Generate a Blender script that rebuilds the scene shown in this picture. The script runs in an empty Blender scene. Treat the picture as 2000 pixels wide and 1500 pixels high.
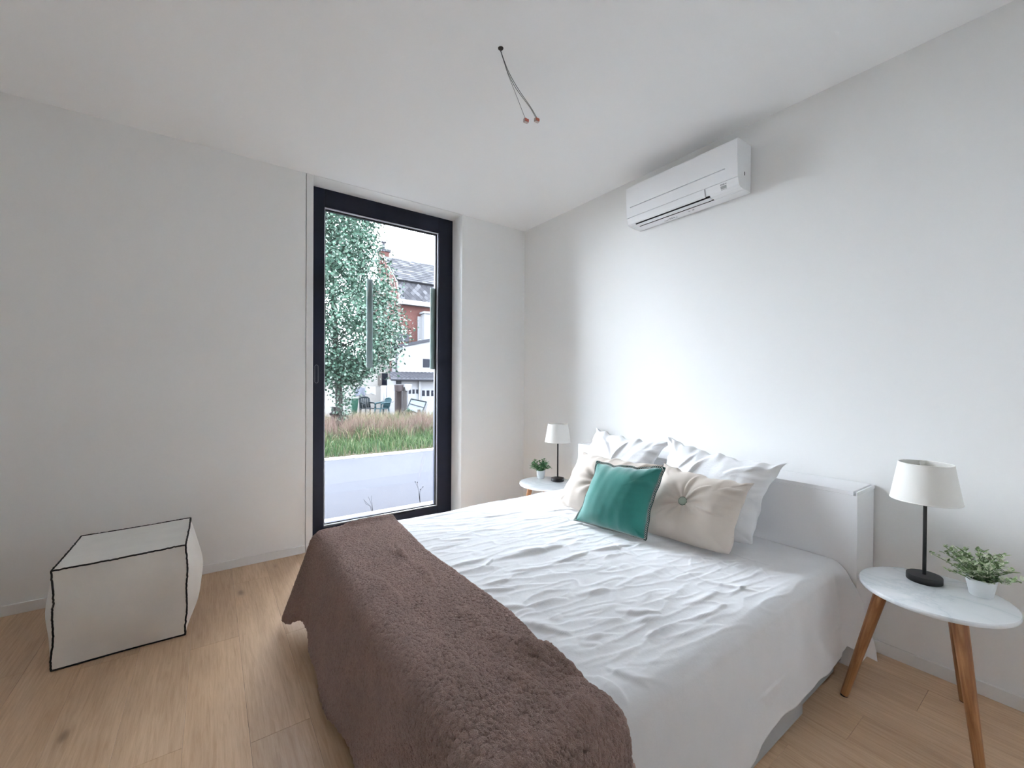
import bpy, math, random
import numpy as np
from mathutils import Matrix, Vector

random.seed(7)
rng = np.random.default_rng(11)
SC = bpy.context.scene
COL = SC.collection

# ------------------------------------------------------------------ camera
H = 2.75
F, YAW, PIT, ROL = 821.018, 0.620655, -0.006766, 0.006304
CAM = np.array([-2.54072, -3.35209, 1.255723])
_fw = np.array([math.sin(YAW) * math.cos(PIT), math.cos(YAW) * math.cos(PIT), math.sin(PIT)])
_r0 = np.array([math.cos(YAW), -math.sin(YAW), 0.0])
_u0 = np.cross(_r0, _fw)
_r = math.cos(ROL) * _r0 + math.sin(ROL) * _u0
_u = -math.sin(ROL) * _r0 + math.cos(ROL) * _u0
cd = bpy.data.cameras.new('camera')
cam = bpy.data.objects.new('camera', cd)
COL.objects.link(cam)
cd.sensor_fit = 'HORIZONTAL'
cd.sensor_width = 36.0
cd.lens = F * 36.0 / 2000.0
cd.clip_start = 0.02
cd.clip_end = 300
cam.matrix_world = Matrix(((_r[0], _u[0], -_fw[0], CAM[0]), (_r[1], _u[1], -_fw[1], CAM[1]),
                           (_r[2], _u[2], -_fw[2], CAM[2]), (0, 0, 0, 1)))
SC.camera = cam

# ------------------------------------------------------------------ sky and exposure
SKY = 16.0
world = bpy.data.worlds.new('overcast_sky')
SC.world = world
world.use_nodes = True
wn = world.node_tree.nodes
wl = world.node_tree.links
wn.clear()
w_out = wn.new('ShaderNodeOutputWorld')
w_bg = wn.new('ShaderNodeBackground')
w_tc = wn.new('ShaderNodeTexCoord')
w_sep = wn.new('ShaderNodeSeparateXYZ')
w_ramp = wn.new('ShaderNodeValToRGB')
wl.new(w_tc.outputs['Generated'], w_sep.inputs[0])
wl.new(w_sep.outputs['Z'], w_ramp.inputs[0])
w_ramp.color_ramp.elements[0].position = 0.0
w_ramp.color_ramp.elements[0].color = (0.87, 0.92, 1.03, 1)
w_ramp.color_ramp.elements[1].position = 1.0
w_ramp.color_ramp.elements[1].color = (0.89, 0.95, 1.08, 1)
wl.new(w_ramp.outputs[0], w_bg.inputs['Color'])
w_bg.inputs['Strength'].default_value = SKY
wl.new(w_bg.outputs[0], w_out.inputs['Surface'])

SC.view_settings.view_transform = 'Standard'
SC.view_settings.look = 'None'
SC.view_settings.gamma = 1.0
SC.view_settings.use_curve_mapping = False
SC.view_settings.exposure = 1.2
try:
    SC.cycles.max_bounces = 10
    SC.cycles.diffuse_bounces = 8
    SC.cycles.glossy_bounces = 4
    SC.cycles.transparent_max_bounces = 24
    SC.cycles.use_denoising = True
    SC.cycles.use_adaptive_sampling = True
    SC.cycles.adaptive_threshold = 0.06
    SC.cycles.sample_clamp_indirect = 8.0
except Exception:
    pass

# ------------------------------------------------------------------ pixel helpers
def ray(x, y):
    return _fw + (x - 1000.0) / F * _r - (y - 750.0) / F * _u
def PX(x, y, v):
    d = ray(x, y); return CAM + (v - CAM[0]) / d[0] * d
def PY(x, y, v):
    d = ray(x, y); return CAM + (v - CAM[1]) / d[1] * d
def PZ(x, y, v):
    d = ray(x, y); return CAM + (v - CAM[2]) / d[2] * d

# ------------------------------------------------------------------ mesh helpers
class MB:
    def __init__(self):
        self.v = []; self.f = []; self.m = []
    def add(self, vs, fs, mat=0):
        o = len(self.v)
        self.v.extend([tuple(map(float, p)) for p in vs])
        self.f.extend([tuple(i + o for i in f) for f in fs])
        self.m.extend([mat] * len(fs))
        return self
    def box(self, x0, x1, y0, y1, z0, z1, mat=0, ch=0.0):
        if ch <= 0:
            v = [(x0, y0, z0), (x1, y0, z0), (x1, y1, z0), (x0, y1, z0), (x0, y0, z1), (x1, y0, z1), (x1, y1, z1), (x0, y1, z1)]
            f = [(0, 3, 2, 1), (4, 5, 6, 7), (0, 1, 5, 4), (1, 2, 6, 5), (2, 3, 7, 6), (3, 0, 4, 7)]
            return self.add(v, f, mat)
        import bmesh
        bm = bmesh.new()
        bmesh.ops.create_cube(bm, size=1.0)
        for p in bm.verts:
            p.co = Vector(((x0 + x1) / 2 + p.co.x * (x1 - x0), (y0 + y1) / 2 + p.co.y * (y1 - y0), (z0 + z1) / 2 + p.co.z * (z1 - z0)))
        bmesh.ops.bevel(bm, geom=list(bm.edges), offset=ch, segments=2, profile=0.6, affect='EDGES')
        bm.verts.index_update()
        v = [tuple(p.co) for p in bm.verts]; f = [tuple(q.index for q in fc.verts) for fc in bm.faces]
        bm.free()
        return self.add(v, f, mat)
    def tube(self, pts, rad, n=8, mat=0, cap=True, closed=False):
        P = [Vector(p) for p in pts]
        k = len(P)
        rads = rad if isinstance(rad, (list, tuple)) else [rad] * k
        T = []
        for i in range(k):
            if closed: t = P[(i + 1) % k] - P[(i - 1) % k]
            else: t = P[min(i + 1, k - 1)] - P[max(i - 1, 0)]
            T.append(t.normalized() if t.length > 1e-9 else Vector((0, 0, 1)))
        a = Vector((0, 0, 1)) if abs(T[0].z) < 0.9 else Vector((1, 0, 0))
        nrm = T[0].cross(a).normalized()
        vs = []; fs = []
        for i in range(k):
            nrm = (nrm - T[i] * nrm.dot(T[i]))
            nrm = nrm.normalized() if nrm.length > 1e-6 else T[i].orthogonal().normalized()
            b = T[i].cross(nrm)
            for j in range(n):
                an = 2 * math.pi * j / n
                vs.append(P[i] + (nrm * math.cos(an) + b * math.sin(an)) * rads[i])
        for i in range(k if closed else k - 1):
            i2 = (i + 1) % k
            for j in range(n):
                fs.append((i * n + j, i * n + (j + 1) % n, i2 * n + (j + 1) % n, i2 * n + j))
        if cap and not closed:
            fs.append(tuple(reversed(range(n)))); fs.append(tuple((k - 1) * n + j for j in range(n)))
        return self.add(vs, fs, mat)
    def lathe(self, prof, n=32, c=(0, 0, 0), mat=0):
        vs = []; fs = []; k = len(prof)
        for (r, z) in prof:
            for j in range(n):
                an = 2 * math.pi * j / n
                vs.append((c[0] + r * math.cos(an), c[1] + r * math.sin(an), c[2] + z))
        for i in range(k - 1):
            for j in range(n):
                fs.append((i * n + j, i * n + (j + 1) % n, (i + 1) * n + (j + 1) % n, (i + 1) * n + j))
        if prof[0][0] > 1e-5: pass
        return self.add(vs, fs, mat)
    def grid(self, A, mat=0, flip=False):
        A = np.asarray(A); n, m = A.shape[:2]
        idx = np.arange(n * m).reshape(n, m)
        q = np.stack([idx[:-1, :-1], idx[1:, :-1], idx[1:, 1:], idx[:-1, 1:]], -1).reshape(-1, 4)
        if flip: q = q[:, ::-1]
        return self.add(A.reshape(-1, 3), [tuple(t) for t in q.tolist()], mat)
    def extrude(self, prof, axis, a, b, mat=0):
        """closed 2D profile swept along an axis ('x','y','z') from a to b"""
        k = len(prof)
        def P(p, t):
            if axis == 'x': return (t, p[0], p[1])
            if axis == 'y': return (p[0], t, p[1])
            return (p[0], p[1], t)
        vs = [P(p, a) for p in prof] + [P(p, b) for p in prof]
        fs = [(i, (i + 1) % k, k + (i + 1) % k, k + i) for i in range(k)]
        fs.append(tuple(range(k - 1, -1, -1))); fs.append(tuple(range(k, 2 * k)))
        return self.add(vs, fs, mat)
    def mesh(self, name, mats, smooth=False, recalc=True):
        me = bpy.data.meshes.new(name)
        me.from_pydata(self.v, [], self.f)
        for m in (mats if isinstance(mats, (list, tuple)) else [mats]):
            me.materials.append(m)
        if any(self.m):
            me.polygons.foreach_set('material_index', self.m)
        if recalc:
            import bmesh
            bm = bmesh.new(); bm.from_mesh(me)
            bmesh.ops.recalc_face_normals(bm, faces=bm.faces)
            bm.to_mesh(me); bm.free()
        if smooth:
            me.polygons.foreach_set('use_smooth', [True] * len(me.polygons))
            if smooth is not True:
                try: me.set_sharp_from_angle(angle=math.radians(smooth))
                except Exception: pass
        me.update()
        return me
    def build(self, name, mats, parent=None, smooth=False, recalc=True, **tagkw):
        o = bpy.data.objects.new(name, self.mesh(name, mats, smooth, recalc))
        COL.objects.link(o)
        if parent is not None:
            o.parent = parent
            o.matrix_parent_inverse = parent.matrix_basis.inverted()
        tag(o, **tagkw)
        return o

def tag(o, label=None, category=None, group=None, kind=None):
    if label: o['label'] = label
    if category: o['category'] = category
    if group: o['group'] = group
    if kind: o['kind'] = kind
    return o

def empty(name, loc=(0, 0, 0), **kw):
    o = bpy.data.objects.new(name, None)
    o.empty_display_size = 0.1
    o.location = loc
    COL.objects.link(o)
    return tag(o, **kw)

# ------------------------------------------------------------------ materials
def mat(name, col, rough=0.6, spec=0.5, metal=0.0, **kw):
    m = bpy.data.materials.new(name)
    m.use_nodes = True
    b = m.node_tree.nodes['Principled BSDF']
    b.inputs['Base Color'].default_value = (*col, 1)
    b.inputs['Roughness'].default_value = rough
    b.inputs['Metallic'].default_value = metal
    b.inputs['Specular IOR Level'].default_value = spec
    for k, v in kw.items():
        b.inputs[k].default_value = v
    return m

class NT:
    def __init__(self, m):
        self.m = m; self.t = m.node_tree; self.b = self.t.nodes['Principled BSDF']
    def n(self, kind, **props):
        x = self.t.nodes.new('ShaderNode' + kind)
        for k, v in props.items():
            if k.startswith('i_'):
                key = k[2:]
                x.inputs[int(key) if key.isdigit() else key].default_value = v
            else: setattr(x, k, v)
        return x
    def l(self, a, b): self.t.links.new(a, b)
    def coord(self, kind='Object', scale=(1, 1, 1), rot=(0, 0, 0)):
        tc = self.n('TexCoord'); mp = self.n('Mapping')
        mp.inputs['Scale'].default_value = scale; mp.inputs['Rotation'].default_value = rot
        self.l(tc.outputs[kind], mp.inputs[0]); return mp.outputs[0]
    def noise(self, vec, scale, detail=4, rough=0.55, dist=0.0):
        x = self.n('TexNoise'); x.inputs['Scale'].default_value = scale; x.inputs['Detail'].default_value = detail
        x.inputs['Roughness'].default_value = rough; x.inputs['Distortion'].default_value = dist
        if vec is not None: self.l(vec, x.inputs['Vector'])
        return x.outputs['Fac']
    def ramp(self, fac, stops, interp='LINEAR'):
        x = self.n('ValToRGB'); cr = x.color_ramp; cr.interpolation = interp
        while len(cr.elements) < len(stops): cr.elements.new(0.5)
        for e, (p, c) in zip(cr.elements, stops):
            e.position = p; e.color = (*c, 1) if len(c) == 3 else c
        self.l(fac, x.inputs[0]); return x.outputs[0]
    def mix(self, a, b, fac, mode='MIX'):
        x = self.n('Mix', data_type='RGBA', blend_type=mode)
        for s, v in ((6, a), (7, b)):
            if isinstance(v, tuple): x.inputs[s].default_value = (*v, 1)
            else: self.l(v, x.inputs[s])
        if isinstance(fac, (int, float)): x.inputs[0].default_value = fac
        else: self.l(fac, x.inputs[0])
        return x.outputs[2]
    def math(self, op, a, b=0.0, clamp=False):
        x = self.n('Math', operation=op, use_clamp=clamp)
        for s, v in ((0, a), (1, b)):
            if isinstance(v, (int, float)): x.inputs[s].default_value = v
            else: self.l(v, x.inputs[s])
        return x.outputs[0]
    def color(self, c): self.l(c, self.b.inputs['Base Color'])
    def bump(self, h, strength=0.3, dist=0.01):
        x = self.n('Bump'); x.inputs['Strength'].default_value = strength; x.inputs['Distance'].default_value = dist
        self.l(h, x.inputs['Height']); self.l(x.outputs[0], self.b.inputs['Normal'])

M = {}
def painted(name, col, rough=0.75):
    m = mat(name, col, rough, 0.25); t = NT(m)
    co = t.coord('Object')
    t.bump(t.noise(co, 260, 3, 0.6), 0.08, 0.002)
    return m
M['wall'] = painted('wall_paint', (0.86, 0.86, 0.85))
M['ceiling'] = painted('ceiling_paint', (0.92, 0.925, 0.925), 0.85)
M['trimwhite'] = painted('white_trim_paint', (0.80, 0.80, 0.79), 0.5)

# oak planks
m = mat('oak_plank', (0.4, 0.28, 0.18), 0.34, 0.5); t = NT(m)
oi = t.n('ObjectInfo')
tc = t.n('TexCoord')
off = t.n('VectorMath', operation='MULTIPLY_ADD')
cmb = t.n('CombineXYZ'); t.l(oi.outputs['Random'], cmb.inputs[0]); t.l(oi.outputs['Random'], cmb.inputs[1]); t.l(oi.outputs['Random'], cmb.inputs[2])
t.l(cmb.outputs[0], off.inputs[0]); off.inputs[1].default_value = (37.0, 61.0, 13.0); t.l(tc.outputs['Object'], off.inputs[2])
def mp(scale):
    x = t.n('Mapping'); x.inputs['Scale'].default_value = scale; t.l(off.outputs[0], x.inputs[0]); return x.outputs[0]
grain = t.noise(mp((26, 1.6, 26)), 4.0, 8, 0.6, 0.6)
broad = t.noise(mp((5, 0.7, 5)), 2.0, 3, 0.5, 0.4)
fine = t.noise(mp((160, 4.5, 60)), 3.0, 3, 0.6)
c1 = t.ramp(grain, [(0.25, (0.470, 0.310, 0.190)), (0.52, (0.580, 0.408, 0.268)), (0.78, (0.65, 0.475, 0.330))])
c2 = t.ramp(broad, [(0.3, (0.88, 0.84, 0.80)), (0.7, (1.08, 1.06, 1.04))])
col = t.mix(c1, c2, 1.0, 'MULTIPLY')
tint = t.ramp(oi.outputs['Random'], [(0.0, (0.90, 0.88, 0.86)), (0.5, (1.0, 1.0, 1.0)), (1.0, (1.07, 1.05, 1.02))])
col = t.mix(col, tint, 1.0, 'MULTIPLY')
vor = t.n('TexVoronoi'); vor.inputs['Scale'].default_value = 1.0
t.l(mp((7.0, 2.6, 5.0)), vor.inputs['Vector'])
kn = t.ramp(vor.outputs['Distance'], [(0.0, (1, 1, 1)), (0.06, (0.75, 0.75, 0.75)), (0.12, (0.18, 0.18, 0.18)), (0.22, (0, 0, 0))])
sel = t.math('GREATER_THAN', t.math('MULTIPLY', vor.outputs['Color'], 1.0), 0.52)
knf = t.math('MULTIPLY', t.math('MULTIPLY', kn, sel), 0.75)
col = t.mix(col, (0.10, 0.058, 0.032), knf)
col = t.mix(col, (0.30, 0.20, 0.12), t.math('MULTIPLY', t.ramp(fine, [(0.58, (0, 0, 0)), (0.8, (1, 1, 1))]), 0.22))
t.color(col)
t.bump(fine, 0.12, 0.002)
rg = t.ramp(grain, [(0.2, (0.42, 0.42, 0.42)), (0.8, (0.30, 0.30, 0.30))]); t.l(rg, t.b.inputs['Roughness'])
M['oak'] = m

def fabric(name, col, scale=900, rough=0.9, bump=0.15, sheen=0.2, var=0.06, big=0.0):
    m = mat(name, col, rough, 0.15); t = NT(m)
    m.node_tree.nodes['Principled BSDF'].inputs['Sheen Weight'].default_value = sheen
    co = t.coord('Object')
    nz = t.noise(co, scale, 2, 0.6)
    lo = t.noise(co, 7, 3, 0.5)
    c = t.ramp(lo, [(0.3, tuple(x * (1 - var) for x in col)), (0.7, tuple(min(1, x * (1 + var)) for x in col))])
    t.color(c)
    if big > 0:
        mid = t.noise(co, 45, 5, 0.6, 0.5)
        h = t.math('ADD', t.math('MULTIPLY', nz, 0.25), t.math('MULTIPLY', mid, big))
        t.bump(h, bump, 0.008)
    else:
        t.bump(nz, bump, 0.002)
    return m
M['sheet'] = fabric('white_cotton', (0.80, 0.80, 0.815), 700, big=1.0, bump=0.12, var=0.02)
M['pillowwhite'] = fabric('white_pillow_cotton', (0.83, 0.83, 0.84), 700, big=1.0, bump=0.15, var=0.02)
M['beige'] = fabric('beige_linen', (0.62, 0.55, 0.485), 800, big=0.6, bump=0.15, var=0.05)
M['green'] = fabric('green_velvet', (0.030, 0.195, 0.165), 600, big=0.5, bump=0.12, var=0.15, sheen=0.6)
M['greentrim'] = fabric('dark_green_trim', (0.012, 0.06, 0.052), 600)
M['stitch'] = fabric('white_stitch', (0.75, 0.77, 0.74), 900)
M['buttong'] = fabric('sage_button', (0.38, 0.44, 0.36), 900)
M['buttonrim'] = fabric('sage_button_rim', (0.16, 0.21, 0.17), 900)
M['pouf'] = fabric('off_white_canvas', (0.80, 0.785, 0.745), 800, big=0.5, bump=0.2, var=0.04)
M['seam'] = mat('charcoal_thread', (0.035, 0.034, 0.032), 0.9, 0.2)

# fleece
m = mat('mauve_fleece', (0.25, 0.165, 0.14), 1.0, 0.05); t = NT(m)
t.b.inputs['Sheen Weight'].default_value = 0.45
t.b.inputs['Sheen Roughness'].default_value = 0.6
t.b.inputs['Sheen Tint'].default_value = (1.0, 0.88, 0.85, 1)
co = t.coord('Object')
curl = t.noise(co, 190, 3, 0.65, 1.4)
lo = t.noise(co, 9, 4, 0.6, 0.5)
fib = t.noise(t.coord('Object', (1, 1, 1), (0.7, 0.4, 1.1)), 75, 3, 0.6)
c = t.ramp(fib, [(0.30, (0.325, 0.203, 0.166)), (0.70, (0.415, 0.265, 0.220))])
c = t.mix(c, t.ramp(lo, [(0.3, (0.88, 0.87, 0.86)), (0.7, (1.1, 1.08, 1.07))]), 1.0, 'MULTIPLY')
t.color(c)
t.bump(curl, 1.0, 0.010)
M['fleece'] = m

M['lacquer'] = mat('grey_white_laminate', (0.87, 0.87, 0.88), 0.45, 0.4)
M['bedgrey'] = mat('pale_grey_laminate', (0.40, 0.415, 0.42), 0.5, 0.4)
M['mattress'] = fabric('mattress_ticking', (0.7, 0.7, 0.7), 500)
M['frame'] = mat('anthracite_window_frame', (0.008, 0.010, 0.024), 0.42, 0.28)
M['bead'] = mat('brushed_glazing_bead', (0.05, 0.05, 0.09), 0.25, 0.8)
M['gasket'] = mat('black_rubber_gasket', (0.008, 0.008, 0.010), 0.7)
M['spacer'] = mat('pale_spacer_bar', (0.65, 0.66, 0.70), 0.35, 0.5, 0.3)
M['acwhite'] = mat('glossy_white_plastic', (0.90, 0.91, 0.925), 0.28, 0.5)
M['acgrey'] = mat('grey_print', (0.36, 0.37, 0.38), 0.5)
M['acdark'] = mat('dark_slot', (0.012, 0.012, 0.014), 0.6)
M['black'] = mat('matt_black_metal', (0.010, 0.010, 0.011), 0.45, 0.4)
M['lampglow'] = mat('socket_white', (0.8, 0.8, 0.78), 0.4)
m = fabric('cream_lampshade', (0.80, 0.785, 0.745), 1200, bump=0.2, var=0.01)
M['shade'] = m
M['potwhite'] = mat('white_ceramic_pot', (0.74, 0.76, 0.77), 0.35, 0.5)
M['soil'] = mat('dark_soil', (0.03, 0.022, 0.015), 0.95)
M['wire'] = mat('grey_wire_insulation', (0.16, 0.16, 0.165), 0.5)
M['wiredark'] = mat('dark_wire_insulation', (0.02, 0.02, 0.022), 0.5)
M['conn'] = mat('orange_wire_connector', (0.50, 0.12, 0.07), 0.35)
M['connclear'] = mat('clear_connector_body', (0.52, 0.45, 0.42), 0.2)

m = mat('white_marble', (0.8, 0.82, 0.84), 0.18, 0.5); t = NT(m)
co = t.coord('Object')
w1 = t.noise(co, 2.6, 7, 0.6, 1.1)
vein = t.ramp(t.math('ABSOLUTE', t.math('SUBTRACT', w1, 0.5)), [(0.0, (0.66, 0.70, 0.72)), (0.025, (0.745, 0.77, 0.785)), (0.09, (0.80, 0.815, 0.83))])
cl = t.ramp(t.noise(co, 2.3, 4, 0.5, 0.7), [(0.35, (0.90, 0.925, 0.94)), (0.55, (1.02, 1.02, 1.02))])
t.color(t.mix(vein, cl, 1.0, 'MULTIPLY'))
M['marble'] = m

m = mat('acacia_leg_wood', (0.4, 0.2, 0.09), 0.42, 0.4); t = NT(m)
oi = t.n('ObjectInfo')
co = t.coord('Object', (30, 30, 2.2))
g = t.noise(co, 1.2, 6, 0.6, 0.9)
c = t.ramp(g, [(0.33, (0.20, 0.075, 0.028)), (0.5, (0.36, 0.165, 0.068)), (0.66, (0.52, 0.285, 0.135))])
vor = t.n('TexVoronoi'); vor.inputs['Scale'].default_value = 1.0
t.l(t.coord('Object', (22, 22, 6)), vor.inputs['Vector'])
k = t.ramp(vor.outputs['Distance'], [(0.0, (1, 1, 1)), (0.10, (0.7, 0.7, 0.7)), (0.24, (0, 0, 0))])
sel = t.math('GREATER_THAN', vor.outputs['Color'], 0.45)
t.color(t.mix(c, (0.07, 0.024, 0.012), t.math('MULTIPLY', k, sel)))
M['acacia'] = m

def leafmat(name, stops, rough=0.55, trans=0.0):
    m = mat(name, (0.1, 0.3, 0.1), rough, 0.35); t = NT(m)
    g = t.n('NewGeometry')
    t.color(t.ramp(g.outputs['Random Per Island'], stops))
    return m
M['plantnear'] = leafmat('variegated_leaf', [(0.0, (0.11, 0.18, 0.07)), (0.4, (0.27, 0.38, 0.18)), (0.7, (0.50, 0.57, 0.38)), (1.0, (0.78, 0.80, 0.68))])
M['plantfar'] = leafmat('fresh_green_leaf', [(0.0, (0.02, 0.10, 0.04)), (0.5, (0.06, 0.25, 0.09)), (0.85, (0.20, 0.46, 0.20)), (1.0, (0.45, 0.64, 0.42))])
M['stemgreen'] = mat('plant_stem', (0.10, 0.17, 0.06), 0.7)

# window glass: clear pane with a mirror-like surface reflection
m = bpy.data.materials.new('window_glass'); m.use_nodes = True
nt = m.node_tree; nt.nodes.clear()
o_ = nt.nodes.new('ShaderNodeOutputMaterial'); mx = nt.nodes.new('ShaderNodeMixShader')
tr = nt.nodes.new('ShaderNodeBsdfTransparent'); gl = nt.nodes.new('ShaderNodeBsdfGlossy'); fr = nt.nodes.new('ShaderNodeFresnel')
tr.inputs[0].default_value = (0.95, 0.97, 0.965, 1); gl.inputs['Roughness'].default_value = 0.0; fr.inputs[0].default_value = 1.35
nt.links.new(fr.outputs[0], mx.inputs[0]); nt.links.new(tr.outputs[0], mx.inputs[1]); nt.links.new(gl.outputs[0], mx.inputs[2]); nt.links.new(mx.outputs[0], o_.inputs[0])
M['glass'] = m
M['strip'] = mat('grey_green_film_strip', (0.28, 0.34, 0.335), 0.6)

# ------------------------------------------------------------------ room shell
XL, YF = -3.62, -3.70           # far left wall, wall behind the camera
WT = 0.36                     # outer wall thickness
OX0, OX1 = -1.937, -0.706     # window opening
# the back wall with its full-height window opening
b = MB()
b.box(XL - WT, OX0 - 0.0505, 0, WT, -0.1, H + 0.25); b.box(OX0 - 0.0505, OX0, 0.014, WT, -0.1, H + 0.25)
b.box(OX1, 0 + WT, 0, WT, -0.1, H + 0.25)
b.box(OX0, OX1, 0, WT, H, H + 0.25)
b.box(OX0, OX1, 0, WT, -0.1, 0.0)
b.build('wall_back', M['wall'], kind='structure', label='white painted wall with the tall window recess')
MB().box(0, WT, YF - WT, 0, -0.1, H + 0.25).build('wall_right', M['wall'], kind='structure', label='white painted wall behind the bed headboard')
MB().box(XL - WT, XL, YF - WT, 0, -0.1, H + 0.25).build('wall_left', M['wall'], kind='structure')
MB().box(XL, 0, YF - WT, YF, -0.1, H + 0.25).build('wall_front', M['wall'], kind='structure')
b = MB(); b.box(XL, 0, YF, -0.005, H, H + 0.25); b.box(XL, OX0, -0.005, 0, H, H + 0.25); b.box(OX1, 0, -0.005, 0, H, H + 0.25); b.box(OX0, OX1, -0.005, 0, H + 0.014, H + 0.25)
b.build('ceiling', M['ceiling'], kind='structure', label='plain white ceiling')
floor = MB().box(XL, 0, YF, 0.0, -0.12, -0.0125).build('floor', mat('grey_underlay', (0.25, 0.24, 0.22), 0.9), kind='structure', label='light oak plank floor with dark knots')
# planks: shared meshes, run along the depth of the room
PW, PLN = 0.19, 1.38
def plank_mesh(L):
    b = MB(); c = 0.0007; w = PW / 2 - 0.0002; l = L / 2 - 0.0002
    vs = []
    for (ww, ll, z) in ((w, l, -0.012), (w, l, -c), (w - c, l - c, 0.0)):
        vs += [(-ww, -ll, z), (ww, -ll, z), (ww, ll, z), (-ww, ll, z)]
    fs = [(0, 3, 2, 1), (8, 9, 10, 11)]
    for a in (0, 4):
        for i in range(4):
            j = (i + 1) % 4
            fs.append((a + i, a + j, a + 4 + j, a + 4 + i))
    b.add(vs, fs)
    return b.mesh('plank', M['oak'])
_pm = {}
nx = int(math.ceil(-XL / PW))
for i in range(nx):
    xc = -PW * (i + 0.5) + 0.04
    y = YF - ((i * 0.46) % 1.0) * PLN
    while y < 0:
        y0, y1 = max(y, YF), min(y + PLN, 0.0)
        if y1 - y0 > 0.03:
            L = round(y1 - y0, 3)
            if L not in _pm: _pm[L] = plank_mesh(L)
            o = bpy.data.objects.new('plank', _pm[L]); COL.objects.link(o)
            o.location = (xc, (y0 + y1) / 2, 0); o.parent = floor
        y += PLN
BH = 0.055
def baseboard(name, x0, x1, y0, y1):
    b = MB(); b.box(x0, x1, y0, y1, 0.0, BH, ch=0.002)
    b.build(name, M['trimwhite'], kind='structure', label='low white skirting board')
baseboard('baseboard_back', XL, OX0 - 0.052, -0.012, 0.0)
baseboard('baseboard_back', OX1 + 0.002, -0.012, -0.012, 0.0)
baseboard('baseboard_right', -0.012, 0, YF, 0)
baseboard('baseboard_left', XL, XL + 0.012, YF, 0)
baseboard('baseboard_front', XL, 0, YF, YF + 0.012)
# strip of trim left of the window, standing clear of the wall by an open joint
b = MB(); b.box(OX0 - 0.0455, OX0, -0.003, 0.015, 0, H)
b.build('trim_1', M['trimwhite'], kind='structure', label='narrow white board down the left side of the window recess')

# ------------------------------------------------------------------ window
W0, W1 = 0.185, 0.265         # frame depth range
GX0, GX1, GZ0, GZ1 = -1.822, -0.846, 0.102, 2.612   # clear opening of the frame
win = empty('window_1', (-1.32, W0, 0), kind='structure', label='tall dark-framed window reaching from floor to ceiling')
def ring(b, x0, x1, z0, z1, X0, X1, Z0, Z1, y0, y1):
    """rectangular ring: outer x0..x1,z0..z1, inner X0..X1,Z0..Z1, between y0 and y1"""
    b.box(x0, X0, y0, y1, z0, z1, ch=0.002); b.box(X1, x1, y0, y1, z0, z1, ch=0.002)
    b.box(X0, X1, y0, y1, Z1, z1, ch=0.002); b.box(X0, X1, y0, y1, z0, Z0, ch=0.002)
for nm, a in (('frame_stile', (OX0, GX0, 0.0, H)), ('frame_stile', (GX1, OX1, 0.0, H)), ('frame_rail', (GX0, GX1, GZ1, H)), ('frame_rail', (GX0, GX1, 0.0, GZ0 - 0.006))):
    MB().box(a[0], a[1], W0, W1, a[2], a[3], ch=0.003).build(nm, M['frame'], win)
b = MB(); ring(b, GX0, GX1, GZ0, GZ1, GX0 + 0.006, GX1 - 0.007, GZ0 + 0.008, GZ1 - 0.009, W0 + 0.012, W0 + 0.03)
b.build('glazing_bead', M['spacer'], win)
b = MB(); ring(b, GX0, GX1, GZ0, GZ1, GX0 + 0.012, GX1 - 0.018, GZ0 + 0.014, GZ1 - 0.018, W0 + 0.030, W0 + 0.042)
b.build('gasket', M['gasket'], win)
GY = W0 + 0.045
MB().box(GX0 + 0.002, GX1 - 0.002, GY, GY + 0.006, GZ0 + 0.002, GZ1 - 0.002).build('pane', M['glass'], win)
b = MB(); ring(b, GX0, GX1, GZ0, GZ1, GX0 + 0.010, GX1 - 0.010, GZ0 + 0.010, GZ1 - 0.010, GY + 0.006, W1)
b.build('outer_bead', M['frame'], win)
for cx in (-1.455, -0.878):
    MB().box(cx - 0.026, cx + 0.026, GY + 0.0065, GY + 0.010, 1.362, 2.11, ch=0.001).build('glass_strip', M['strip'], win, label='grey-green vertical strip on the glass')
# flush recessed handle on the left stile
hx, hz0, hz1 = -1.878, 1.232, 1.372
b = MB(); pts = []
for i in range(24):
    an = 2 * math.pi * i / 24
    pts.append((hx + 0.012 * math.cos(an), W0 - 0.001, (hz1 - 0.012 if math.sin(an) > 0 else hz0 + 0.012) + 0.012 * math.sin(an)))
b.tube(pts, 0.0022, 6, closed=True)
b.build('flush_handle', mat('grey_handle_rim', (0.22, 0.22, 0.24), 0.35, 0.5, 0.6), win, smooth=True)

# ------------------------------------------------------------------ bed
BX0, BX1 = -2.10, -0.247     # foot, head
BY0, BY1 = -2.690, -1.005    # near side, far side
ZT = 0.450                   # mattress top
bed = empty('double_bed', ((BX0 + BX1) / 2, (BY0 + BY1) / 2, 0), category='bed',
            label='double bed with pale box headboard against the wall')
MB().box(BX0 + 0.06, BX1, BY0 + 0.04, BY1 - 0.02, 0.02, 0.24, ch=0.004).build('bed_base', M['bedgrey'], bed)
MB().box(BX0 + 0.01, BX1 - 0.002, BY0 + 0.01, BY1 - 0.01, 0.245, ZT, ch=0.03).build('mattress', M['mattress'], bed, smooth=40)
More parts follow.
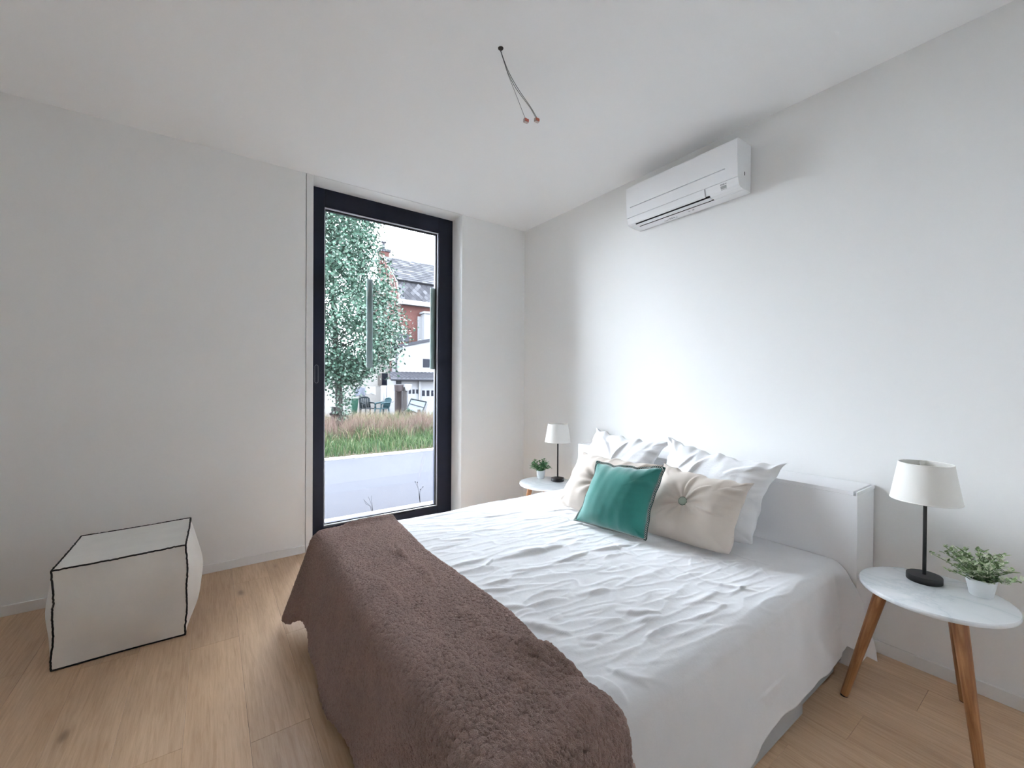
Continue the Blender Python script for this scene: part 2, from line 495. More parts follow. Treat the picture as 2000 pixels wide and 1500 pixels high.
# drawer fronts along the near side: the front one stands a little proud
for (x0, x1, yo, h) in ((-2.0, -0.722, 0.028, 0.20), (-0.700, -0.345, 0.010, 0.20)):
    d = MB().box(x0, x1, BY0 + 0.026 - yo - 0.018, BY0 + 0.04, 0.006, 0.006 + h, ch=0.002).build('drawer_front', M['bedgrey'], bed)
MB().box(-0.33, -0.25, BY0 + 0.0, BY0 + 0.04, 0.02, 0.24, ch=0.002).build('base_end', M['bedgrey'], bed)
hb = MB().box(-0.245, -0.014, -2.741, -1.022, 0.0, 0.762, ch=0.003).build('headboard', M['lacquer'], bed)
MB().box(-0.245, -0.004, -2.7265, -1.022, 0.7625, 0.780, ch=0.002).build('top_board', M['lacquer'], hb)
MB().box(-0.245, -0.004, -2.741, -2.7345, 0.7625, 0.7785, ch=0.001).build('side_board', M['lacquer'], hb)

# ---- drape helpers
R_ED = 0.045
def profile(s, R):
    """arc length past the edge -> (outward, downward)"""
    a = np.clip(s / R, 0, math.pi / 2)
    out = R * np.sin(a); dn = R * (1 - np.cos(a))
    ex = np.clip(s - R * math.pi / 2, 0, None)
    return out, dn + ex
def crease_field(x, y, segs, soft=0.9):
    h = np.zeros_like(x)
    for (p, q, amp, wid, asym) in segs:
        d = np.array(q) - np.array(p); L = math.hypot(*d) + 1e-9; d = d / L
        r_ = L * 0.6 + 4 * wid; cx, cy = (p[0] + q[0]) / 2, (p[1] + q[1]) / 2
        near = (np.abs(x - cx) < r_) & (np.abs(y - cy) < r_)
        if not near.any(): continue
        xx, yy = x[near], y[near]
        u = (xx - p[0]) * d[0] + (yy - p[1]) * d[1]
        v = (xx - p[0]) * -d[1] + (yy - p[1]) * d[0]
        uu = np.clip(u / L, -0.4, 1.4)
        v = v - 0.05 * L * np.sin(uu * math.pi) * asym
        e = np.clip(1 - (2 * uu - 1) ** 2, 0, None) ** soft * ((uu > 0) & (uu < 1))
        wv = np.where(v * asym > 0, wid * 0.55, wid * 1.7) * (0.35 + 0.65 * e)
        h[near] += amp * e * np.exp(-(v / wv) ** 2)
    return h
def smooth_noise(x, y, scale, seed):
    r = np.random.default_rng(seed); out = np.zeros_like(x)
    for k in range(7):
        th = r.uniform(0, 2 * math.pi); f = scale * r.uniform(0.5, 1.6); ph = r.uniform(0, 2 * math.pi)
        out += np.sin((x * math.cos(th) + y * math.sin(th)) * f + ph)
    return out / 7.0

ZS = ZT + 0.010   # top of the sheet
def bedpt(u, v, ox=760, oy=1000, s=3.571):
    p = PZ(ox + u / s, oy + v / s, ZS); return (p[0], p[1])
segs = []
def seg(uv, amp=0.006, wid=0.012):
    for a, c in zip(uv[:-1], uv[1:]):
        segs.append((bedpt(*a), bedpt(*c), amp, wid, random.choice((-1, 1))))
for uv, amp, wid in (
    (((480, 160), (760, 125)), .004, .010), (((330, 200), (620, 180)), .004, .011), (((260, 270), (540, 200)), .006, .013),
    (((370, 390), (700, 315)), .008, .014), (((690, 345), (1240, 218)), .011, .026), (((620, 410), (730, 320)), .006, .010),
    (((430, 430), (800, 385)), .008, .015), (((470, 470), (530, 440)), .005, .009), (((580, 560), (900, 535)), .008, .014),
    (((650, 520), (850, 475)), .008, .013), (((720, 665), (940, 660), (1250, 605)), .008, .014), (((850, 720), (1000, 670)), .006, .012),
    (((850, 760), (1290, 860)), .012, .024), (((1110, 980), (1330, 890), (1500, 850)), .0035, .012), (((1130, 1000), (1330, 925), (1480, 915)), .0045, .012),
    (((1300, 590), (1540, 540)), .008, .018), (((1180, 360), (1390, 275), (1700, 225)), .009, .018), (((900, 300), (1110, 270)), .006, .012),
    (((800, 420), (1200, 370)), .006, .014), (((1560, 690), (1900, 700)), .009, .017), (((1700, 780), (1900, 720)), .006, .012),
    (((1780, 880), (1900, 840)), .005, .010), (((960, 610), (1150, 540)), .005, .011), (((1400, 780), (1640, 740)), .006, .013),
    (((2050, 660), (2300, 560)), .006, .013), (((2100, 760), (2350, 640)), .006, .012), (((1950, 480), (2200, 420)), .006, .015),
    (((2150, 480), (2600, 560)), .006, .016), (((1900, 300), (2300, 330)), .005, .014), (((1500, 1080), (1850, 1230)), .008, .016),
    (((1440, 1150), (1700, 1330)), .008, .016), (((900, 60), (1250, 20)), .004, .010), (((600, 40), (850, 20)), .004, .009)):
    seg(uv, amp, wid)
_p, _q = bedpt(370, 390), bedpt(800, 300)
TH0 = math.atan2(_q[1] - _p[1], _q[0] - _p[0])
for k in range(300):   # small random creases, mostly along the drawn direction
    x = random.uniform(-1.75, -0.55); y = random.uniform(-2.62, -1.05)
    wild = np.clip((x + 1.25) / 0.5, 0.0, 0.6)
    th = TH0 + random.gauss(0, 0.22) if random.random() > wild else random.uniform(0, math.pi)
    L = random.uniform(0.05, 0.24)
    segs.append(((x, y), (x + L * math.cos(th), y + L * math.sin(th)), random.uniform(.0008, .0030), random.uniform(.007, .015), random.choice((-1, 1))))

def box_drape(A, B, edges, R, zt, flare, folds, fold_amp, corner_amp, wrinkle=None, drop_lim=0.44):
    """A,B flattened coords (world X,Y extended); edges = (xmin or None, ymin or None, ymax or None)"""
    xmin, ymin, ymax = edges
    sa = np.clip((xmin + R) - A, 0, None) if xmin is not None else np.zeros_like(A)
    sn = np.clip((ymin + R) - B, 0, None)
    sf = np.clip(B - (ymax - R), 0, None)
    sb = np.where(sn > 0, sn, sf); sg = np.where(sn > 0, -1.0, 1.0)
    pw = 6.0
    s = (np.power(sa + 1e-9, pw) + np.power(sb + 1e-9, pw)) ** (1 / pw)
    s = np.where((sa < 1e-6) & (sb < 1e-6), 0, s)
    th = np.arctan2(sb, sa + 1e-12)
    out, dn = profile(s, R)
    fl = flare * np.clip(dn - R * 0.5, 0, None)
    co = np.sin(2 * th) ** 2
    along = np.where(sb > sa, A, B)
    fo = folds(along) * fold_amp * np.clip(dn / 0.4, 0, 1) ** 1.2 * (1 - co)
    out = out + fl + fo + corner_amp * co * np.clip(dn, 0, None)
    X = np.where(sa > 0, (xmin + R if xmin is not None else 0) - out * np.cos(th), A)
    Yn = np.where(sn > 0, ymin + R, np.where(sf > 0, ymax - R, B))
    Y = Yn + np.where(sb > 0, sg * out * np.sin(th), 0)
    Z = zt - dn
    return X, Y, Z, dn, s

def cloth_obj(name, X, Y, Z, m, thick, **kw):
    b = MB(); b.grid(np.stack([X, Y, Z], -1))
    o = b.build(name, m, smooth=True, **kw)
    md = o.modifiers.new('thickness', 'SOLIDIFY'); md.thickness = thick; md.offset = -1.0
    return o

# ---- white sheet
na, nb = 430, 480
aX = np.linspace(BX0 + 0.05, -0.250, na)
s_near = 0.40; s_far = 0.30
bY = np.linspace(BY0 - s_near, BY1 + s_far, nb)
A, B = np.meshgrid(aX, bY, indexing='ij')
# hem rises and falls along the near side; the loose tail by the headboard hangs lower and swings outwards
hem = np.interp(A, [-2.1, -1.25, -1.1, -0.94, -0.60, -0.42, -0.36, -0.338, -0.330, -0.25], [0.40, 0.39, 0.350, 0.338, 0.332, 0.342, 0.348, 0.325, 0.31, 0.376])
hem = hem + 0.0025 * np.sin(A * 17.0) + 0.0012 * np.sin(A * 43.0)
k = np.clip((BY0 + R_ED - B) / (s_near + R_ED), 0, 1)
Bm = np.where(B < BY0 + R_ED, BY0 + R_ED - k * (hem + R_ED), B)
X, Y, Z, dn, s = box_drape(A, Bm, (None, BY0, BY1), R_ED, ZS, 0.125, lambda t: 0.6 * np.sin(t * 9.0 + 1.0) + 0.4 * np.sin(t * 21.0), 0.010, 0.0)
Aw = A + 0.012 * smooth_noise(A, B, 16, 41) + 0.004 * smooth_noise(A, B, 55, 43)
Bw = B + 0.012 * smooth_noise(A, B, 16, 42) + 0.004 * smooth_noise(A, B, 55, 44)
along = Aw * math.cos(TH0) + Bw * math.sin(TH0); across = -Aw * math.sin(TH0) + Bw * math.cos(TH0)
ridge = 1 - np.abs(smooth_noise(along * 0.28 + 0.05 * smooth_noise(A, B, 9, 46), across, 62, 45)) * 3.0
wr = 1.3 * crease_field(Aw, Bw, segs) + 0.004 * smooth_noise(A, B, 14, 3) + 0.0014 * smooth_noise(A, B, 40, 5) + 0.0030 * np.clip(ridge, 0, 1) ** 2
calm = np.clip((-0.42 - A) / 0.25, 0.12, 1.0)
topw = np.clip(1 - dn / 0.05, 0, 1)
Z = Z + wr * topw * calm * np.clip((A + 1.80) / 0.08, 0.05, 1)
side = np.clip(dn / 0.1, 0, 1)
Y = Y - (0.004 * smooth_noise(A * 1.0, Z * 0.6, 18, 8) + 0.0025 * smooth_noise(A, Z, 45, 9)) * side
# tail beside the headboard: swings out towards the wall
tail = np.clip((A + 0.345) / 0.095, 0, 1) * (B < -2.0)     # near side only
X = X + 0.075 * tail * np.clip((dn - 0.17) / 0.19, 0, 1)
Y = Y - 0.066 * tail * np.clip(dn / 0.15, 0, 1)
Z = np.maximum(Z - 0.02 * tail * np.clip(dn / 0.36, 0, 1), 0.02)
Y = np.where((Z < 0.225) & (Y < -2.6), np.minimum(Y, -2.7165), Y)     # hangs in front of the drawer fronts
cloth_obj('bed_sheet', X, Y, Z, M['sheet'], 0.003, category='sheet', label='white rumpled cotton sheet spread over the bed')

# ---- mauve fleece blanket over the foot of the bed
na, nb = 300, 640
ZB = ZS + 0.016
aX = np.linspace(BX0 - 0.46, -1.695, na)
bY = np.linspace(BY0 - 0.43, BY1 + 0.36, nb)
A, B = np.meshgrid(aX, bY, indexing='ij')
edge = np.interp(B, [-3.2, -2.70, -2.55, -2.48, -2.22, -1.96, -1.55, -1.25, -0.98, -0.6], [-1.745, -1.745, -1.752, -1.760, -1.722, -1.728, -1.738, -1.715, -1.700, -1.70])
tA = (A - aX[0]) / (aX[-1] - aX[0])
foot_len = 0.432 + 0.018 * np.sin(B * 6.0 + 0.4) + 0.012 * np.sin(B * 14.0)
lo = (BX0 - 0.012 + 0.05) - foot_len - 0.02
Am = lo + (edge - lo) * tA
X, Y, Z, dn, s = box_drape(Am, B, (BX0 - 0.014, BY0 - 0.016, BY1 + 0.016), 0.055, ZB, 0.16,
                           lambda t: 0.7 * np.sin(t * 7.5 + 0.6) + 0.3 * np.sin(t * 17.0), 0.020, 0.23)
topw = np.clip(1 - dn / 0.06, 0, 1)
bs = []
def bpx(x, y): p = PZ(x, y, ZB); return (p[0], p[1])
for (p, q, amp, wid) in (((660, 1033), (800, 1005), .016, .022), ((755, 1075), (800, 1100), .012, .012), ((790, 1095), (775, 1060), .010, .010),
                         ((800, 1100), (850, 1150), .010, .014), ((700, 1120), (790, 1190), .008, .02), ((1000, 1265), (1150, 1325), .022, .020),
                         ((930, 1230), (1100, 1330), .012, .026), ((820, 1240), (960, 1390), .008, .03), ((1100, 1380), (1170, 1400), .016, .02),
                         ((960, 1300), (1120, 1420), .010, .02), ((880, 1190), (960, 1230), .006, .02), ((650, 1060), (720, 1050), .008, .02)):
    bs.append((bpx(*p), bpx(*q), amp, wid, 1))
wr = 1.5 * crease_field(A * 0 + Am, B, bs) + 0.007 * smooth_noise(Am, B, 10, 21) + 0.004 * smooth_noise(Am, B, 26, 22)
Z = Z + wr * topw
sd = np.clip(dn / 0.12, 0, 1)
nz = 0.008 * smooth_noise(B, Z * 0.5, 13, 31) + 0.003 * smooth_noise(B, Z, 40, 32)
X = X - nz * sd * (np.abs(Am - X) > 1e-6)
Z = np.maximum(Z, 0.012)
# the head edge is folded under: lower it gently to the sheet
eg = np.clip((edge - Am) / 0.018, 0, 1)
Z = Z - (1 - np.sqrt(np.clip(1 - (1 - eg) ** 2, 0, 1))) * 0.014 * topw
# curly pile relief along the surface normal
P3 = np.stack([X, Y, Z], -1)
gu = np.gradient(P3, axis=0); gv = np.gradient(P3, axis=1); nv = np.cross(gu, gv); nv /= np.linalg.norm(nv, axis=-1, keepdims=True) + 1e-12
w0 = rng.standard_normal(X.shape); w0 = (w0 + np.roll(w0, 1, 0) + np.roll(w0, 1, 1) + np.roll(np.roll(w0, 1, 0), 1, 1)) / 2.0
P3 = P3 + nv * np.clip(w0, -2, 2)[..., None] * 0.0016
X, Y, Z = P3[..., 0], P3[..., 1], np.maximum(P3[..., 2], 0.008)
cloth_obj('fleece_blanket', X, Y, Z, M['fleece'], 0.012, category='blanket', label='mauve brown fleece blanket folded across the foot of the bed')

# ------------------------------------------------------------------ pillows
def pillow(name, BLc, BRc, TLc, TRc, tf, tb, m, n=96, pinch=0.05, button=None, wr_amp=0.004, seed=1, zmin=None, slump=0.0, xmax=None, gathers=1.0, grooves=(), wav=0.004, low_round=0.05, **kw):
    """front/back grids between four seam corners; tf/tb = how far each side puffs out"""
    zmin = ZS + 0.010 if zmin is None else zmin
    BLc, BRc, TLc, TRc = map(lambda p: np.array(p, float), (BLc, BRc, TLc, TRc))
    u = np.linspace(-1, 1, n); U, V = np.meshgrid(u, u, indexing='ij')   # U across, V up
    a, c = (U + 1) / 2, (V + 1) / 2
    # edges curve inwards between the corners
    du = -pinch * U * (1 - np.abs(V) ** 2.4); dv = -pinch * V * (1 - np.abs(U) ** 2.4) * np.where(V < 0, 0.25, 1.0)
    a2 = a + du / 2; c2 = c + dv / 2
    rb = np.abs(U) ** 5 * np.abs(V) ** 5 * (V < 0)
    a2 = a2 - low_round * np.sign(U) * rb; c2 = c2 + low_round * 0.8 * rb
    P = ((1 - a2) * (1 - c2))[..., None] * BLc + (a2 * (1 - c2))[..., None] * BRc + ((1 - a2) * c2)[..., None] * TLc + (a2 * c2)[..., None] * TRc
    ux = (BRc + TRc - BLc - TLc); uy = (TLc + TRc - BLc - BRc)
    nn = np.cross(uy, ux); nn /= np.linalg.norm(nn)
    if nn[0] > 0: nn = -nn
    wl_, hl_ = np.linalg.norm(ux) / 2, np.linalg.norm(uy) / 2
    x_, y_ = U * wl_ / 2, V * hl_ / 2
    # seam line wanders a little, in and out of the plane
    rim = np.maximum(np.abs(U), np.abs(V)) ** 6
    tt = np.where(np.abs(U) > np.abs(V), y_, x_)
    P = P + nn * (rim * wav * 1.6 * (np.sin(tt * 31 + seed) + 0.6 * np.sin(tt * 67 + 2 * seed)))[..., None]
    P = P + (uy / np.linalg.norm(uy)) * (rim * (V > 0) * wav * (np.sin(x_ * 43 + seed) + 0.7 * np.sin(x_ * 83 + 3 * seed)))[..., None]
    w = np.clip(1 - np.abs(U) ** 2.8, 0, 1) ** 0.6 * np.clip(1 - np.abs(V) ** 2.8, 0, 1) ** 0.6
    wk = smooth_noise(x_, y_, 20, seed) * 0.6 + smooth_noise(x_ * 1.6, y_ * 0.7, 48, seed + 50) * 0.4
    # gathers radiating from the seams
    ed = np.exp(-(1 - np.maximum(np.abs(U), np.abs(V))) / 0.30)
    sh_ = np.sin(tt * 70 + seed + 4 * smooth_noise(x_, y_, 12, seed + 3)) + 0.7 * np.sin(tt * 121 + 2 * seed)
    gath = ed * np.where(sh_ > 0, sh_ ** 1.0, 0.3 * sh_) * np.clip(0.4 + 1.4 * smooth_noise(x_, y_, 9, seed + 9), 0, 2)
    seam_fade = np.clip((1 - np.maximum(np.abs(U), np.abs(V))) / 0.05, 0, 1)
    relief = (wr_amp * wk + wr_amp * 1.1 * gathers * gath) * seam_fade
    gr_ = crease_field(x_, y_, [((g[0], g[1]), (g[2], g[3]), g[4], g[5], g[6]) for g in grooves]) if len(grooves) else 0
    vs = []
    for sgn, th in ((1, tf), (-1, tb)):
        h = th * w
        if slump: h = h * (1 - slump * V)
        if button is not None and sgn > 0:
            rr = np.hypot(x_ - button[0], y_ - button[1]); ph = np.arctan2(y_ - button[1], x_ - button[0])
            h = h - th * 0.50 * np.exp(-(rr / 0.085) ** 1.5)
            relief2 = 0.0055 * np.cos(ph * 9 + 1.3 * np.sin(ph * 2) + seed) * np.exp(-((rr - 0.07) / 0.07) ** 2) * seam_fade
        else: relief2 = 0
        Q = P + nn * ((h + relief + relief2 + gr_ * seam_fade)[..., None] if sgn > 0 else (-(h + relief * 0.4))[..., None])
        Q[..., 2] = np.maximum(Q[..., 2], zmin)
        if xmax is not None: Q[..., 0] = np.minimum(Q[..., 0], xmax)
        vs.append(Q)
    b = MB(); b.grid(vs[0]); b.grid(vs[1], flip=True)
    import bmesh
    me = b.mesh(name, m, smooth=True, recalc=False)
    bm = bmesh.new(); bm.from_mesh(me); bmesh.ops.remove_doubles(bm, verts=bm.verts, dist=0.0004); bmesh.ops.recalc_face_normals(bm, faces=bm.faces); bm.to_mesh(me); bm.free()
    me.polygons.foreach_set('use_smooth', [True] * len(me.polygons))
    o = bpy.data.objects.new(name, me); COL.objects.link(o); tag(o, **kw)
    border = [vs[0][i, 0] for i in range(n)] + [vs[0][n - 1, j] for j in range(1, n)] + [vs[0][i, n - 1] for i in range(n - 2, -1, -1)] + [vs[0][0, j] for j in range(n - 2, 0, -1)]
    cen = None
    if button is not None:
        ii = int(round((button[0] / (wl_ / 2) + 1) / 2 * (n - 1))); jj = int(round((button[1] / (hl_ / 2) + 1) / 2 * (n - 1)))
        cen = vs[0][ii, jj]
    return o, np.array(border), nn, cen, vs[0]

zb = 0.474
pw1 = pillow('bed_pillow', (-0.47, -1.14, zb), (-0.47, -1.79, zb), PX(1164, 834, -0.262), PX(1308, 861, -0.262), 0.092, 0.045, M['pillowwhite'], seed=4, wr_amp=0.011, wav=0.006, pinch=0.15, slump=0.25, grooves=((0.02, -0.05, 0.06, 0.22, 0.016, 0.012, 1), (-0.2, 0.2, 0.0, 0.05, 0.012, 0.02, 1)), xmax=-0.2475,
             category='pillow', label='plump white pillow against the headboard at the window side')[0]
pw2 = pillow('bed_pillow', (-0.49, -1.83, zb), (-0.465, -2.425, zb), PX(1304, 852, -0.262), PX(1539, 908, -0.275), 0.092, 0.05, M['pillowwhite'], seed=13, wr_amp=0.011, wav=0.006, pinch=0.15, slump=0.25, grooves=((-0.12, 0.0, -0.02, 0.20, 0.014, 0.012, 1), (-0.2, 0.05, -0.1, 0.2, 0.010, 0.012, -1), (0.1, 0.1, 0.25, 0.2, 0.014, 0.02, 1)), xmax=-0.2475,
             category='pillow', label='plump white pillow against the headboard, partly behind the sage-buttoned cushion')[0]
def add_button(par, c, nn, r=0.020):
    nn = Vector(nn); q = Vector((0, 0, 1)).rotation_difference(nn)
    b = MB(); prof = [(0.0001, 0.009), (r * 0.5, 0.0085), (r * 0.85, 0.006), (r, 0.001), (r, -0.004)]
    b.lathe(prof, 20)
    b.v = [tuple(q @ Vector(p) + Vector(c)) for p in b.v]
    bt = b.build('tuft_button', M['buttong'], par, smooth=50, label='round sage green button')
    b = MB(); pts = [tuple(q @ Vector((r * 1.02 * math.cos(t_), r * 1.02 * math.sin(t_), 0.001)) + Vector(c)) for t_ in np.linspace(0, 2 * math.pi, 24, endpoint=False)]
    b.tube(pts, 0.0018, 6, closed=True); b.build('button_rim', M['buttonrim'], bt, smooth=True)
be1, _, nn, cen, _ = pillow('tufted_cushion', (-0.755, -1.345, zb), (-0.715, -1.885, zb), PX(1134, 881, -0.515), PX(1296, 908, -0.515), 0.105, 0.035, M['beige'], seed=6, button=(0.0, 0.0), wr_amp=0.007, pinch=0.11,
                       category='cushion', label='beige tufted cushion mostly hidden behind the green cushion, nearer the window')
add_button(be1, cen + nn * 0.007, nn)
be2, _, nn, cen, _ = pillow('tufted_cushion', (-0.715, -1.905, zb), (-0.655, -2.415, zb), PX(1298, 905, -0.505), PX(1473, 945, -0.475), 0.105, 0.035, M['beige'], seed=9, button=(-0.03, 0.0), wr_amp=0.007, pinch=0.11, gathers=1.2, grooves=((-0.03, 0.02, 0.0, 0.17, 0.012, 0.010, 1), (0.02, 0.0, 0.2, -0.03, 0.010, 0.009, -1), (0.0, 0.03, 0.10, 0.12, 0.009, 0.010, 1), (-0.14, -0.17, -0.08, -0.05, 0.008, 0.012, 1)),
                       category='cushion', label='beige tufted cushion showing a round sage green button')
add_button(be2, cen + nn * 0.007, nn)
gr, bor, nn, _, fr_ = pillow('green_cushion', PZ(1124, 1016, zb), PZ(1259, 1054, zb), PX(1168, 904, -0.725), PX(1297, 914, -0.675), 0.095, 0.010, M['green'], seed=2, wr_amp=0.0075, pinch=0.09, wav=0.003, low_round=0.0,
                       category='cushion', label='teal green velvet cushion with white cross-stitch edging')
# flat braid edging with white cross stitches
cenp = bor.mean(0)
inn = bor - (bor - cenp) / np.linalg.norm(bor - cenp, axis=1)[:, None] * 0.004
def offset_border(k):
    # push outwards in the cushion plane from the local edge direction
    t_ = np.roll(bor, -1, 0) - np.roll(bor, 1, 0); t_ /= np.linalg.norm(t_, axis=1)[:, None] + 1e-9
    o_ = np.cross(t_, nn); o_ /= np.linalg.norm(o_, axis=1)[:, None] + 1e-9
    s_ = np.sign((o_ * (bor - cenp)).sum(1))[:, None]
    Q = bor + o_ * s_ * k; Q[:, 2] = np.maximum(Q[:, 2], ZS + 0.012); return Q
NB = len(bor)
o0, o1 = offset_border(-0.003), offset_border(0.011)
b = MB(); A_ = np.stack([np.vstack([o0, o0[:1]]) + nn * 0.003, np.vstack([o1, o1[:1]]) + nn * 0.003, np.vstack([o1, o1[:1]]) - nn * 0.003, np.vstack([o0, o0[:1]]) - nn * 0.003, np.vstack([o0, o0[:1]]) + nn * 0.003], 0)
b.grid(A_); b.build('braid_edging', M['greentrim'], gr, smooth=30)
# resample the border and lay two crossing zigzags
def resample(P, step):
    Q = np.vstack([P, P[:1]]); d = np.r_[0, np.cumsum(np.linalg.norm(np.diff(Q, axis=0), axis=1))]
    s_ = np.arange(0, d[-1], step); return np.stack([np.interp(s_, d, Q[:, k]) for k in range(3)], -1)
k0 = np.vstack([o0, o0[:1]]); k1 = np.vstack([o1, o1[:1]])
d = np.r_[0, np.cumsum(np.linalg.norm(np.diff(np.vstack([bor, bor[:1]]), axis=0), axis=1))]
s_ = np.linspace(0, d[-1], int(d[-1] / 0.010))
for phs in (0, 1):
    pts = []
    for i, sv in enumerate(s_):
        f_ = 0.95 if (i + phs) % 2 else 0.15
        p = np.array([np.interp(sv, d, k0[:, k]) * (1 - f_) + np.interp(sv, d, k1[:, k]) * f_ for k in range(3)])
        pts.append(p + nn * 0.0045)
    MB().tube(pts, 0.0009, 5).build('cross_stitch', M['stitch'], gr, kind='stuff')

# ------------------------------------------------------------------ bedside tables
def side_table(c, r, h, feet, label):
    root = empty('side_table', (c[0], c[1], 0), category='table', label=label, group='round marble bedside tables')
    prof = [(0.0001, h), (r - 0.006, h), (r - 0.002, h - 0.0015), (r, h - 0.006), (r, h - 0.012), (r - 0.002, h - 0.0165), (r - 0.006, h - 0.018), (0.0001, h - 0.018)]
    MB().lathe(prof, 72, (c[0], c[1], 0)).build('table_top', M['marble'], root, smooth=35)
    for f in feet:
        d_ = Vector((f[0] - c[0], f[1] - c[1], 0)); top = Vector((c[0], c[1], h - 0.018)) + d_ * 0.55
        bot = Vector((f[0], f[1], 0.0))
        L = (top - bot).length
        b = MB()
        prof = [(0.0001, 0), (0.0125, 0), (0.0135, 0.003), (0.022, L - 0.01), (0.022, L), (0.0001, L)]
        b.lathe([(r_, z_) for r_, z_ in prof], 20)
        o = b.build('leg', M['acacia'], None, smooth=40)
        q = Vector((0, 0, 1)).rotation_difference((top - bot).normalized())
        o.matrix_basis = Matrix.Translation(bot + Vector((0, 0, 0.004))) @ q.to_matrix().to_4x4()
        o.parent = root; o.matrix_parent_inverse = root.matrix_basis.inverted()
        MB().lathe([(0.0001, 0), (0.0128, 0), (0.0128, 0.004), (0.0001, 0.004)], 16, (f[0], f[1], 0.0)).build('foot_pad', M['black'], o and root)
    return root
T1, H1 = (-0.343, -2.996), 0.48
side_table(T1, 0.2145, H1, [(-0.468, -2.765), (-0.118, -3.05), (-0.555, -3.145)], 'round marble side table carrying the pale variegated plant')
T2, H2 = (-0.365, -0.79), 0.45
side_table(T2, 0.215, H2, [(-0.50, -0.61), (-0.14, -0.80), (-0.52, -0.955)], 'round marble side table carrying the bright green plant, between bed and window wall')

# ------------------------------------------------------------------ table lamps
def table_lamp(c, z, label):
    root = empty('table_lamp', (c[0], c[1], z), category='lamp', label=label, group='cream shaded table lamps')
    cc = (c[0], c[1], z)
    MB().lathe([(0.0001, 0), (0.052, 0), (0.0535, 0.002), (0.0535, 0.022), (0.052, 0.0245), (0.0001, 0.0255)], 40, cc).build('lamp_base', M['black'], root, smooth=40)
    MB().lathe([(0.006, 0.025), (0.006, 0.33), (0.013, 0.335), (0.0145, 0.342), (0.0145, 0.39), (0.0001, 0.392)], 16, cc).build('lamp_pole', M['black'], root, smooth=40)
    MB().lathe([(0.0001, 0.39), (0.012, 0.392), (0.020, 0.405), (0.024, 0.425), (0.020, 0.44), (0.008, 0.448), (0.0001, 0.449)], 20, cc).build('bulb', M['lampglow'], root, smooth=True)
    z0, z1, r0, r1 = 0.318, 0.462, 0.105, 0.081
    sh = MB().lathe([(r0, z0), (r1, z1), (r1 - 0.003, z1), (r0 - 0.003, z0), (r0, z0)], 64, cc).build('lamp_shade', M['shade'], root, smooth=40)
    for rr, zz in ((r0 - 0.001, z0), (r1 - 0.001, z1)):
        b = MB(); b.tube([(c[0] + rr * math.cos(t_), c[1] + rr * math.sin(t_), z + zz) for t_ in np.linspace(0, 2 * math.pi, 64, endpoint=False)], 0.0022, 6, closed=True)
        b.build('shade_hem', M['shade'], sh, smooth=True)
    b = MB()
    for k_ in range(3):
        an = k_ * 2.0944 + 0.4
        b.tube([(c[0] + 0.014 * math.cos(an), c[1] + 0.014 * math.sin(an), z + 0.388), (c[0] + 0.05 * math.cos(an), c[1] + 0.05 * math.sin(an), z + 0.40), (c[0] + (r1 - 0.003) * math.cos(an), c[1] + (r1 - 0.003) * math.sin(an), z + z1 - 0.004)], 0.0014, 6)
    b.build('shade_spider', M['lampglow'], sh, smooth=True)
    return root
l1 = PZ(1805, 1134, H1); l2 = PZ(1089, 939, H2)
table_lamp((l1[0], l1[1]), H1, 'black table lamp with cream shade beside the pale variegated plant')
table_lamp((l2[0], l2[1]), H2, 'black table lamp with cream shade beside the bright green plant')

